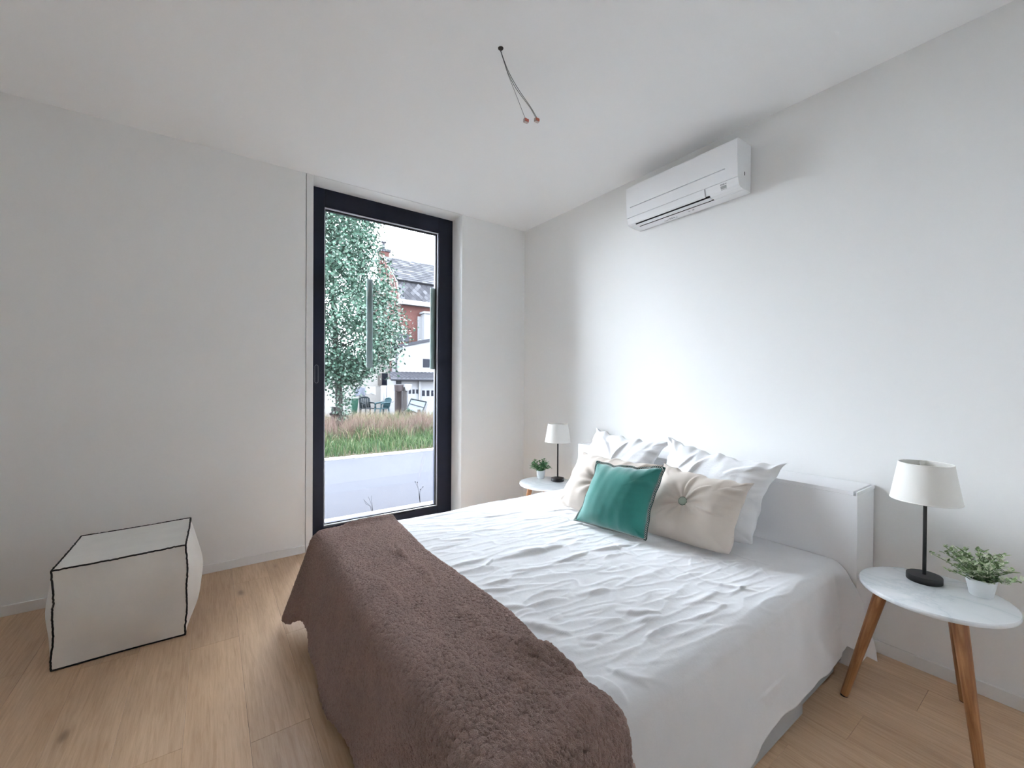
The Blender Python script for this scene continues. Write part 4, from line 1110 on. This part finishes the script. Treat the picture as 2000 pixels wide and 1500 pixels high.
for k_ in range(46):
    z = 1.2 + 6.4 * (k_ + rs.random()) / 46; an = rs.uniform(0, 2 * math.pi); c0 = trunk_at(z); R_ = crown_r(min(z + 0.5, 8.1)) * rs.uniform(0.75, 1.0)
    p0 = Vector((c0[0], c0[1], z - 0.1)); p1 = p0 + Vector((math.cos(an) * R_ * 0.5, math.sin(an) * R_ * 0.5, 0.30)); p2 = p0 + Vector((math.cos(an) * R_, math.sin(an) * R_, 0.5 + rs.uniform(-.2, .3)))
    MB().tube([p0, p1, p2], [0.022, 0.014, 0.005], 5).build('branch', M['bark'], tree)
def tleaf(p, L):
    d_ = Vector((rs.gauss(0, 1), rs.gauss(0, 1), rs.gauss(-0.3, 0.7))).normalized(); s_ = d_.orthogonal().normalized()
    s_ = (Matrix.Rotation(rs.uniform(0, 6.28), 3, d_) @ s_) * L * 0.36; p = Vector(p)
    lf.add([p, p + d_ * L * 0.5 + s_, p + d_ * L, p + d_ * L * 0.5 - s_], [(0, 1, 2, 3)])
cl_ = []
for k_ in range(1000):
    z = 1.35 + 6.7 * rs.random() ** 1.15
    an = rs.uniform(0, 2 * math.pi); q_ = math.sqrt(rs.uniform(0.12, 1.0)); c0 = trunk_at(z); R_ = crown_r(z)
    cl_.append((c0[0] + R_ * q_ * math.cos(an), c0[1] + R_ * q_ * math.sin(an), z))
for (x, y, z) in cl_:
    for _ in range(62):
        tleaf((x + rs.gauss(0, 0.16), y + rs.gauss(0, 0.16), z + rs.gauss(0, 0.16)), rs.uniform(0.055, 0.10))
for _ in range(750):     # shoots on the lower trunk
    z = rs.uniform(0.25, 1.5); an = rs.uniform(0, 6.28); c0 = trunk_at(z); R_ = crown_r(z) * math.sqrt(rs.random())
    lx_, ly_ = c0[0] + 0.06 + R_ * math.cos(an), c0[1] + R_ * math.sin(an)
    if z < 0.75 and math.hypot(lx_ - STAKE[0] - 0.015, ly_ - STAKE[1]) < 0.16: continue     # keep clear of the stake
    tleaf((lx_, ly_, z), rs.uniform(0.05, 0.09))
lf.build('leaves', M['leaf'], tree, recalc=False, kind='stuff')
sb_ = PZ(649, 848, -0.11)
MB().tube([tuple(sb_), (sb_[0] + 0.03, sb_[1], 0.58)], 0.05, 10).build('tree_stake', M['weathered'], category='stake', label='grey wooden stake beside the tree trunk')
b = MB(); zc = 0.40
b.tube([(sb_[0] + 0.03 + (tx - sb_[0] - 0.03) * (0.5 - 0.5 * math.cos(t_)) + 0.085 * -math.cos(t_), (sb_[1] + ty) / 2 + 0.115 * math.sin(t_), zc + 0.02 * math.sin(t_)) for t_ in np.linspace(0, 2 * math.pi, 28, endpoint=False)], 0.028, 6, closed=True)
b.build('tree_tie', mat('black_rubber_tie', (0.0012, 0.0012, 0.0013), 0.8, 0.03), tree, smooth=True, label='black rubber tree tie')

# ---- brick house with mansard slate roof
HX = 7.04; HY0 = 22.0
zE = PY(783, 594, HY0)[2]
pB = PX(775.5, 548, HX); pR = PX(751, 502, HX)
yR = pR[1]; HY1 = 2 * yR - HY0; yB = HY0 + 0.62; zB_, zR_ = pB[2], pR[2]
HL = 11.0
house = empty('brick_house', (HX, HY0, -0.85), category='house', label='red brick house with grey slate mansard roof')
b = MB(); b.extrude([(HY0, -0.85), (HY0, zE), (yB, zB_), (yR, zR_), (2 * yR - yB, zB_), (HY1, zE), (HY1, -0.85)], 'x', HX, HX + 0.3); b.build('gable_wall', M['brick'], house)
MB().box(HX + 0.3, HX + HL, HY0, HY0 + 0.3, -0.85, zE).build('front_wall', M['brick'], house)
MB().box(HX + HL - 0.3, HX + HL, HY0 + 0.3, HY1, -0.85, zE).build('side_wall', M['brick'], house)
MB().box(HX + 0.3, HX + HL, HY1 - 0.3, HY1, -0.85, zE).build('rear_wall', M['brick'], house)
def roof_face(p0, p1, name):
    b = MB(); nrm = Vector((0, -(p1[1] - p0[1]), (p1[0] - p0[0]))).normalized()
    x0, x1 = HX - 0.08, HX + HL; th = 0.06
    V = [(x, p[0], p[1]) for x in (x0, x1) for p in (p0, p1)]; V2 = [(v[0], v[1] - nrm.y * th, v[2] - nrm.z * th) for v in V]
    b.add(V + V2, [(0, 2, 3, 1), (4, 5, 7, 6), (0, 1, 5, 4), (2, 6, 7, 3), (0, 4, 6, 2), (1, 3, 7, 5)])
    return b.build(name, M['slatebase'], house)
lowf = ((HY0 - 0.12, zE + 0.05), (yB - 0.02, zB_)); upf = ((yB - 0.14, zB_ + 0.04), (yR, zR_ + 0.04))
rf1 = roof_face(*lowf, 'lower_roof'); rf2 = roof_face(*upf, 'upper_roof')
b = MB(); b.add([(HX - 0.08, yR, zR_ + 0.04), (HX + HL, yR, zR_ + 0.04), (HX + HL, 2 * yR - yB, zB_), (HX - 0.08, 2 * yR - yB, zB_), (HX - 0.08, HY1, zE), (HX + HL, HY1, zE)], [(0, 1, 2, 3), (3, 2, 5, 4)]); b.build('rear_roof', M['slatebase'], house)
def slates(par, p0, p1, w, hgt, diamond, n_x):
    a = Vector((0, p0[0], p0[1])); e = Vector((0, p1[0], p1[1])); d_ = (e - a); L = d_.length; d_.normalize(); nrm = Vector((1, 0, 0)).cross(d_)
    if nrm.z < 0 and not diamond: nrm = -nrm
    if nrm.y > 0: nrm = -nrm
    b = MB()
    if diamond: b.add([(0, 0, 0), (w / 2, hgt / 2, 0.008), (0, hgt, 0), (-w / 2, hgt / 2, 0.008), (0, 0, 0.022), (w / 2, hgt / 2, 0.018), (0, hgt, 0.006), (-w / 2, hgt / 2, 0.018)], [(4, 5, 6, 7), (0, 1, 5, 4), (1, 2, 6, 5), (2, 3, 7, 6), (3, 0, 4, 7)])
    else: b.add([(-w / 2, 0, 0), (w / 2, 0, 0), (w / 2, hgt, 0), (-w / 2, hgt, 0), (-w / 2, 0, 0.028), (w / 2, 0, 0.028), (w / 2, hgt, 0.008), (-w / 2, hgt, 0.008)], [(4, 5, 6, 7), (0, 1, 5, 4), (1, 2, 6, 5), (2, 3, 7, 6), (3, 0, 4, 7)])
    me = b.mesh('slate', M['slate'])
    rows = int(L / (hgt * (0.5 if diamond else 0.92))) + 1
    R3 = Matrix(((1, d_.x, nrm.x), (0, d_.y, nrm.y), (0, d_.z, nrm.z))).to_4x4()
    for r_ in range(rows):
        s_ = r_ * hgt * (0.5 if diamond else 0.92) - (hgt * 0.5 if diamond else 0)
        if s_ + hgt > L + 0.12 or s_ < -0.01: continue
        for i in range(n_x):
            x = HX - 0.05 + w * (i + (0.5 if r_ % 2 else 0.02) + 0.5)
            o = bpy.data.objects.new('slate', me); COL.objects.link(o); o.parent = par
            o.matrix_basis = Matrix.Translation(Vector((x, 0, 0)) + a + d_ * s_ + nrm * 0.002) @ R3 @ Matrix.Rotation(rs.uniform(-.02, .02), 4, 'Z')
            o.matrix_parent_inverse = par.matrix_basis.inverted()
slates(rf1, *lowf, 0.36, 0.42, True, 13)
slates(rf2, *upf, 0.34, 0.30, False, 13)
MB().box(HX - 0.22, HX + HL, HY0 - 0.36, HY0 + 0.02, zE - 0.04, zE + 0.26, ch=0.02).build('white_gutter', M['extwhite'], house, label='white box gutter')
for sg, p, q_ in ((0, (yB, zB_), (yR, zR_)), (1, (HY0 - 0.05, zE + 0.1), (yB, zB_))):
    b = MB(); b.tube([(HX - 0.05, p[0], p[1] + 0.03), (HX - 0.05, q_[0], q_[1] + 0.03)], 0.05, 6); b.build('verge_board', M['extwhite'], house)
cA = PY(731, 488, 25.9); cB = PY(749, 488, 25.9)
ch_ = MB().box(cA[0] + 0.3, cB[0] + 0.3, 25.5, 26.1, zR_ - 1.2, cA[2] - 0.05, ch=0.02).build('chimney', M['brick'], house)
MB().box(cA[0] + 0.22, cB[0] + 0.38, 25.42, 26.18, cA[2] - 0.1, cA[2] + 0.08).build('chimney_cap', M['roofgrey'], ch_)
MB().lathe([(0.11, 0), (0.10, 0.5), (0.18, 0.52), (0.18, 0.60), (0.001, 0.62)], 14, ((cA[0] + cB[0]) / 2 + 0.3, 25.8, cA[2] + 0.06)).build('chimney_pot', M['roofgrey'], ch_)
# white shutter with slats, and the white oriel on the front wall
s0, s1 = PY(816, 618, HY0 - 0.05), PY(829, 666, HY0 - 0.05)
sh = MB().box(s0[0], s1[0], HY0 - 0.08, HY0, s1[2] - 0.3, s0[2]).build('roller_shutter', M['extwhite'], house)
k_ = 0; z = s1[2] - 0.25
while z < s0[2] - 0.08:
    MB().box(s0[0] + 0.04, s1[0] - 0.04, HY0 - 0.105, HY0 - 0.08, z, z + 0.12).build('slat', M['extwhite'], sh); z += 0.135
o0_, o1_ = PY(829, 612, HY0 - 0.6), PY(862, 612, HY0 - 0.6)
ori = MB().box(o0_[0], o1_[0] + 0.6, HY0 - 0.6, HY0, 1.5, o0_[2], ch=0.02).build('oriel', M['extwhite'], house)
MB().box(o0_[0] - 0.08, o1_[0] + 0.7, HY0 - 0.7, HY0, o0_[2], o0_[2] + 0.12).build('oriel_cornice', M['extwhite'], ori)
e0 = PX(781, 652, HX - 0.5); e1 = PX(764, 640, HX - 0.5)
MB().box(HX - 0.8, HX, e0[1] - 0.15, e0[1] + 0.35, e0[2] - 0.45, e0[2] - 0.05).build('eave_box', M['roofgrey'], house)
MB().tube([(HX - 0.5, e0[1] - 0.1, e0[2]), (HX - 0.5, e0[1] + 2.2, e0[2] + 1.0)], 0.10, 6).build('porch_verge', M['extwhite'], house)

# ---- white annex with its sloping roof edge
AYY = 20.4
a0, a1 = PY(776, 680, AYY), PY(900, 655, AYY)
annex = empty('white_annex', (a0[0], AYY, -0.85), category='building', label='white rendered annex with sloping grey roof edge')
b = MB(); b.extrude([(a0[0], -0.85), (a1[0], -0.85), (a1[0], a1[2]), (a0[0], a0[2])], 'y', AYY, 21.3)
b.v = [(v[0], v[1], v[2]) for v in b.v]; b.build('annex_wall', M['render'], annex)
dz = 0.17
b = MB(); lx = PY(768, 681, AYY)
b.extrude([(lx[0], lx[2]), (a1[0], a1[2]), (a1[0], a1[2] + dz), (lx[0], lx[2] + dz)], 'y', AYY - 0.08, 21.35); b.build('roof_edge', M['roofgrey'], annex)
w0_, w1_ = PY(826, 701, AYY), PY(848, 718, AYY)
MB().box(w0_[0], w1_[0], AYY - 0.015, AYY + 0.02, w1_[2], w0_[2]).build('window_pane', M['extglass'], annex)
p0_ = PY(774, 690, AYY - 0.06)
_ge = PY(763, 740, 18.65)[2]; _gt = PY(792, 727, AYY)[2]
MB().tube([(p0_[0], AYY - 0.07, p0_[2]), (p0_[0], AYY - 0.07, _ge + (_gt - _ge) * 0.96 + 0.03)], 0.055, 8).build('downpipe', M['pipe'], annex)

# ---- cream outbuilding further left
OY = 21.6
q0, q1 = PY(640, 703, OY), PY(761, 703, OY)
outb = empty('cream_outbuilding', (q0[0], OY, -0.85), category='building', label='low cream outbuilding behind the washing line')
MB().box(q0[0] - 1.0, q1[0], OY, OY + 3, -0.85, q0[2]).build('wall', M['renderwarm'], outb)
MB().box(q0[0] - 1.0, q1[0], OY - 0.25, OY + 3.2, q0[2], q0[2] + 0.12).build('flat_roof', M['roofgrey'], outb)
v0, v1 = PY(746, 729, OY), PY(757, 752, OY)
MB().box(v0[0], v1[0], OY - 0.02, OY + 0.02, v1[2], v0[2]).build('window_pane', M['extglass'], outb)
v2 = PY(738, 729, OY)
MB().box(v2[0], v0[0] - 0.02, OY - 0.06, OY, v1[2], v0[2]).build('shutter', mat('beige_shutter', (0.036, 0.032, 0.030), 0.8, 0.04), outb)
v3 = PY(704, 733, OY - 0.1)
MB().tube([(v3[0], OY - 0.06, v3[2]), (v3[0], OY - 0.06, -0.8)], 0.045, 8).build('downpipe', M['pipe'], outb)

# ---- garage with tiled roof
GYf = 19.0
g0, g1 = PY(773, 741, GYf), PY(905, 741, GYf)
gar = empty('garage', (g0[0], GYf, -0.75), category='garage', label='low white garage with grey tiled roof')
MB().box(g0[0], g1[0], GYf, AYY, -0.8, g0[2]).build('garage_wall', M['render'], gar)
ev = PY(763, 740, GYf - 0.35); rt_ = PY(792, 727, AYY)
nxx = 150; xs = np.linspace(ev[0], g1[0], nxx); cr = 0.03 * np.abs(np.sin((xs - ev[0]) * math.pi / 0.24))
rowsy = []
n_r = 7
for k_ in range(n_r):
    for e_ in (0.0, 0.98):
        f_ = (k_ + e_) / n_r; y = GYf - 0.35 + (AYY - GYf + 0.35) * f_; z = ev[2] + (rt_[2] - ev[2]) * f_ + (0.03 if e_ == 0 else 0.0)
        rowsy.append(np.stack([np.maximum(xs, ev[0] + f_ * 0.5), np.full(nxx, y), z + cr], -1))
b = MB(); b.grid(np.stack(rowsy, 1)); b.build('tiled_roof', M['tile'], gar)
b = MB(); b.tube([(ev[0], GYf - 0.38, ev[2] - 0.03), (g1[0], GYf - 0.38, ev[2] - 0.03)], 0.07, 8); b.build('gutter', M['roofgrey'], gar)
MB().box(ev[0] + 0.1, g1[0], GYf - 0.33, GYf + 0.01, ev[2] - 0.09, ev[2] - 0.05).build('soffit', M['extwhite'], gar)
def gpane(x0, x1, y0, y1):
    c0, c1 = PY(x0, y0, GYf - 0.03), PY(x1, y1, GYf - 0.03); return c0, c1
for (x0, x1, y0, y1, n_p) in ((796.5, 818, 758, 772, 3), (822, 858, 760, 776.5, 4)):
    c0, c1 = gpane(x0, x1, y0, y1)
    dr_ = MB().box(c0[0], c1[0], GYf - 0.05, GYf, -0.7, c0[2]).build('garage_door', M['extwhite'], gar)
    wpx = (x1 - x0) / n_p
    for k_ in range(n_p):
        d0, d1 = gpane(x0 + wpx * (k_ + 0.22), x0 + wpx * (k_ + 0.82), y0 + 2.5, y1 - 3.2)
        MB().box(d0[0], d1[0], GYf - 0.06, GYf - 0.045, d1[2], d0[2]).build('pane', M['extglass'], dr_)
pp = PY(819.5, 742, GYf - 0.12)
MB().box(pp[0] - 0.05, pp[0] + 0.05, GYf - 0.17, GYf - 0.05, -0.75, pp[2]).build('white_post', M['extwhite'], gar)
d0, d1 = PY(774, 742, GYf - 0.02), PY(784, 750, GYf - 0.02)
MB().box(d0[0], d1[0], GYf - 0.02, GYf + 0.01, d1[2], d0[2]).build('dark_opening', M['extglass'], gar)

# ---- leaning window frame and board in front of the garage
LY = 17.6
c4 = [PY(x, y, LY + dy) for (x, y, dy) in ((803, 779, .25), (833, 785, .25), (823, 810, -.1), (795, 799, -.1))]
lfm = empty('old_window_frame', tuple(c4[3]), category='window frame', label='dark old window frame leaning by the garage')
for i in range(4):
    MB().tube([tuple(c4[i]), tuple(c4[(i + 1) % 4])], 0.03, 4).build('frame_bar', M['chairdark'], lfm)
m1 = [(c4[0] * (1 - f_) + c4[3] * f_, c4[1] * (1 - f_) + c4[2] * f_) for f_ in (0.45,)]
for a_, b_ in m1: MB().tube([tuple(a_), tuple(b_)], 0.018, 4).build('glazing_bar', M['pipe'], lfm)
b = MB(); off_ = np.array([0, 0.02, 0]); b.add([c + off_ for c in c4] + [c + off_ * 2 for c in c4], [(0, 1, 2, 3), (4, 7, 6, 5), (0, 4, 5, 1), (1, 5, 6, 2), (2, 6, 7, 3), (3, 7, 4, 0)]); b.build('pane', mat('milky_pane', (0.036, 0.042, 0.048), 0.5, 0.1), lfm)
c5 = [PY(x, y, LY + dy) for (x, y, dy) in ((837, 785, .6), (860, 779, .6), (860, 830, .1), (825, 826, .1))]
b = MB(); off_ = np.array([0, 0.05, 0]); b.add([c for c in c5] + [c + off_ for c in c5], [(0, 1, 2, 3), (4, 7, 6, 5), (0, 4, 5, 1), (1, 5, 6, 2), (2, 6, 7, 3), (3, 7, 4, 0)]); b.build('white_board', M['extwhite'], category='board', label='white board leaning against the garage')

# ---- posts, washing line and laundry
WY = 15.6
def post(name, x, ytop, w, m_, label, yb=WY):
    p = PY(x, ytop, yb); return MB().box(p[0] - w / 2, p[0] + w / 2, yb, yb + w, gz(yb) - 0.05, p[2], ch=0.008).build(name, m_, category='post', label=label)
post('fence_post', 791.5, 756, 0.17, M['weathered'], 'grey weathered post by the washing line')
post('brown_post', 780, 758, 0.26, M['brownpost'], 'wide brown post under the hung brown garment', WY + 0.25)
post('short_post', 819.5, 800, 0.11, M['weathered'], 'short grey post before the leaning frame', 14.6)
l0, l1_ = PY(640, 758, WY), PY(806, 750, WY)
MB().tube([tuple(l0 * (1 - f_) + l1_ * f_ - np.array([0, 0, 0.06 * 4 * f_ * (1 - f_)])) for f_ in np.linspace(0, 1, 16)], 0.006, 5).build('washing_line', M['pipe'], category='washing line', label='thin washing line strung across the yard')
def laundry(x0, x1, y0, y1, m_, label, nm='laundry', seed=1, taper=0.0, dyy=0.0):
    p00, p11 = PY(x0, y0, WY + dyy), PY(x1, y1, WY + dyy)
    u = np.linspace(0, 1, 14); v = np.linspace(0, 1, 12); U, V = np.meshgrid(u, v, indexing='ij')
    X = p00[0] + (p11[0] - p00[0]) * (U + taper * V * (0.5 - U)); Z = p00[2] + (p11[2] - p00[2]) * V - 0.03 * np.sin(U * math.pi * 2 + seed) * V
    Y = WY + dyy - 0.01 + 0.05 * np.sin(U * 9 + seed) * V
    b = MB(); b.grid(np.stack([X, Y, Z], -1)); o = b.build(nm, m_, smooth=True, category='laundry', label=label)
    md = o.modifiers.new('t', 'SOLIDIFY'); md.thickness = 0.006
    return o
lw = mat('white_laundry', (0.085, 0.086, 0.09), 0.9, 0.04); lg = mat('grey_laundry', (0.036, 0.039, 0.048), 0.9, 0.04); lb = mat('brown_laundry', (0.016, 0.013, 0.0135), 0.9, 0.04)
laundry(693, 713, 757, 773, lg, 'grey cloth hung on the washing line', 'hung_cloth', 1)
laundry(714.5, 733, 755, 770, lw, 'small white towel next to the grey cloth on the line', 'hung_towel', 2)
laundry(743.5, 754, 753.5, 785, lw, 'narrow white garment hanging behind the teal chair', 'hung_garment', 3, 0.1)
laundry(755.5, 769, 752.8, 785, lw, 'wide white sheet hanging beside the brown garment', 'hung_sheet', 4, -0.1)
laundry(770, 788, 751.5, 764, lb, 'brown garment slung over the washing line', 'hung_garment', 5)
laundry(789.5, 805, 750.5, 763, lw, 'white cloth at the post end of the line', 'hung_cloth', 6, 0.3, -0.09)

# ---- wheelie bin
BYY = 15.2
b0, b1 = PY(687, 777, BYY), PY(700, 812, BYY)
binr = empty('wheelie_bin', (b0[0], BYY, gz(BYY)), category='bin', label='green wheelie bin standing beside the tree')
b = MB(); xa, xb = b0[0], b1[0]; zb0 = float(gz(BYY))
vs = []
for (z, e_) in ((zb0, 0.06), (b0[2] - 0.06, 0.0)):
    vs += [(xa + e_, BYY + e_, z), (xb - e_, BYY + e_, z), (xb - e_, BYY + 0.3 - e_, z), (xa + e_, BYY + 0.3 - e_, z)]
b.add(vs, [(0, 3, 2, 1), (4, 5, 6, 7), (0, 1, 5, 4), (1, 2, 6, 5), (2, 3, 7, 6), (3, 0, 4, 7)]); b.build('bin_body', M['bin'], binr)
MB().box(xa - 0.02, xb + 0.02, BYY - 0.03, BYY + 0.33, b0[2] - 0.06, b0[2], ch=0.015).build('bin_lid', M['binlid'], binr)
MB().tube([(xa + 0.03, BYY + 0.28, zb0 + 0.06), (xb - 0.03, BYY + 0.28, zb0 + 0.06)], 0.06, 12).build('wheel', M['black'], binr)

# ---- plastic garden chairs
def garden_chair(pxa, pxb, ytop, yb, rz, m_, label):
    a_ = PY(pxa, ytop, yb); c_ = PY(pxb, ytop, yb); w = (c_[0] - a_[0]) * 0.80; zg = float(gz(yb)); hh = a_[2] - zg
    root = empty('garden_chair', ((a_[0] + c_[0]) / 2, yb, zg), category='chair', label=label)
    w2 = w / 2; sz = hh * 0.48
    parts = []
    parts.append(('seat', MB().box(-w2 * 0.85, w2 * 0.85, -0.25, 0.2, sz - 0.03, sz, ch=0.012)))
    for i in range(5):
        x = -w2 * 0.68 + i * w2 * 0.34; parts.append(('back_slat', MB().tube([(x, 0.2, sz), (x, 0.27, sz + (hh - sz) * 0.5), (x, 0.34, hh - 0.04)], 0.034, 6)))
    parts.append(('back_rail', MB().tube([(-w2 * 0.9, 0.33, hh - 0.08), (-w2 * 0.6, 0.345, hh - 0.02), (0, 0.35, hh), (w2 * 0.6, 0.345, hh - 0.02), (w2 * 0.9, 0.33, hh - 0.08)], 0.035, 8)))
    for sx in (-1, 1):
        parts.append(('back_post', MB().tube([(sx * w2 * 0.85, 0.2, sz), (sx * w2 * 0.9, 0.33, hh - 0.08)], 0.032, 8)))
        parts.append(('armrest', MB().tube([(sx * w2 * 0.92, 0.27, sz + 0.22), (sx * w2, 0.0, sz + 0.22), (sx * w2, -0.22, sz + 0.20), (sx * w2 * 0.95, -0.26, sz + 0.14)], 0.034, 8)))
        for yy in (-0.25, 0.2):
            parts.append(('leg', MB().tube([(sx * w2 * 0.85, yy, sz), (sx * w2 * 0.98, yy * 1.25, 0.0)], [0.035, 0.026], 8)))
        parts.append(('arm_post', MB().tube([(sx * w2 * 0.88, -0.24, sz), (sx * w2 * 0.98, -0.24, sz + 0.18)], 0.028, 8)))
    for nm, b_ in parts:
        o = bpy.data.objects.new(nm, b_.mesh(nm, m_, True)); COL.objects.link(o); o.parent = root
    root.rotation_euler = (0, 0, rz)
garden_chair(704, 732, 776, 15.0, 0.15, M['chairdark'], 'dark green plastic garden chair under the white towel')
garden_chair(737, 757, 778, 14.15, -1.1, M['chairteal'], 'teal plastic garden chair turned sideways under the white garment')

# ---- flower pot and low plants by the posts
tp = PY(799, 813, 14.8)
pot = empty('terracotta_pot', (tp[0], 14.8, gz(14.8)), category='pot', label='terracotta pot at the foot of the grey post')
zg = float(gz(14.8)); hp_ = tp[2] - zg
MB().lathe([(0.001, 0), (0.10, 0), (0.14, max(hp_, 0.12)), (0.15, max(hp_, 0.12)), (0.15, max(hp_, 0.12) + 0.03), (0.12, max(hp_, 0.12) + 0.03)], 16, (tp[0], 14.8, zg)).build('pot_body', M['terracotta'], pot)
lf2 = MB()
for _ in range(160): leaf(lf2, (tp[0] + rs.gauss(0, .09), 14.8 + rs.gauss(0, .08), zg + max(hp_, .12) + abs(rs.gauss(.06, .06))), (rs.gauss(0, 1), rs.gauss(0, 1), rs.gauss(.5, .6)), (0, 0, 1), 0.09, 0.04)
lf2.build('foliage', M['leaf'], pot, recalc=False, kind='stuff')
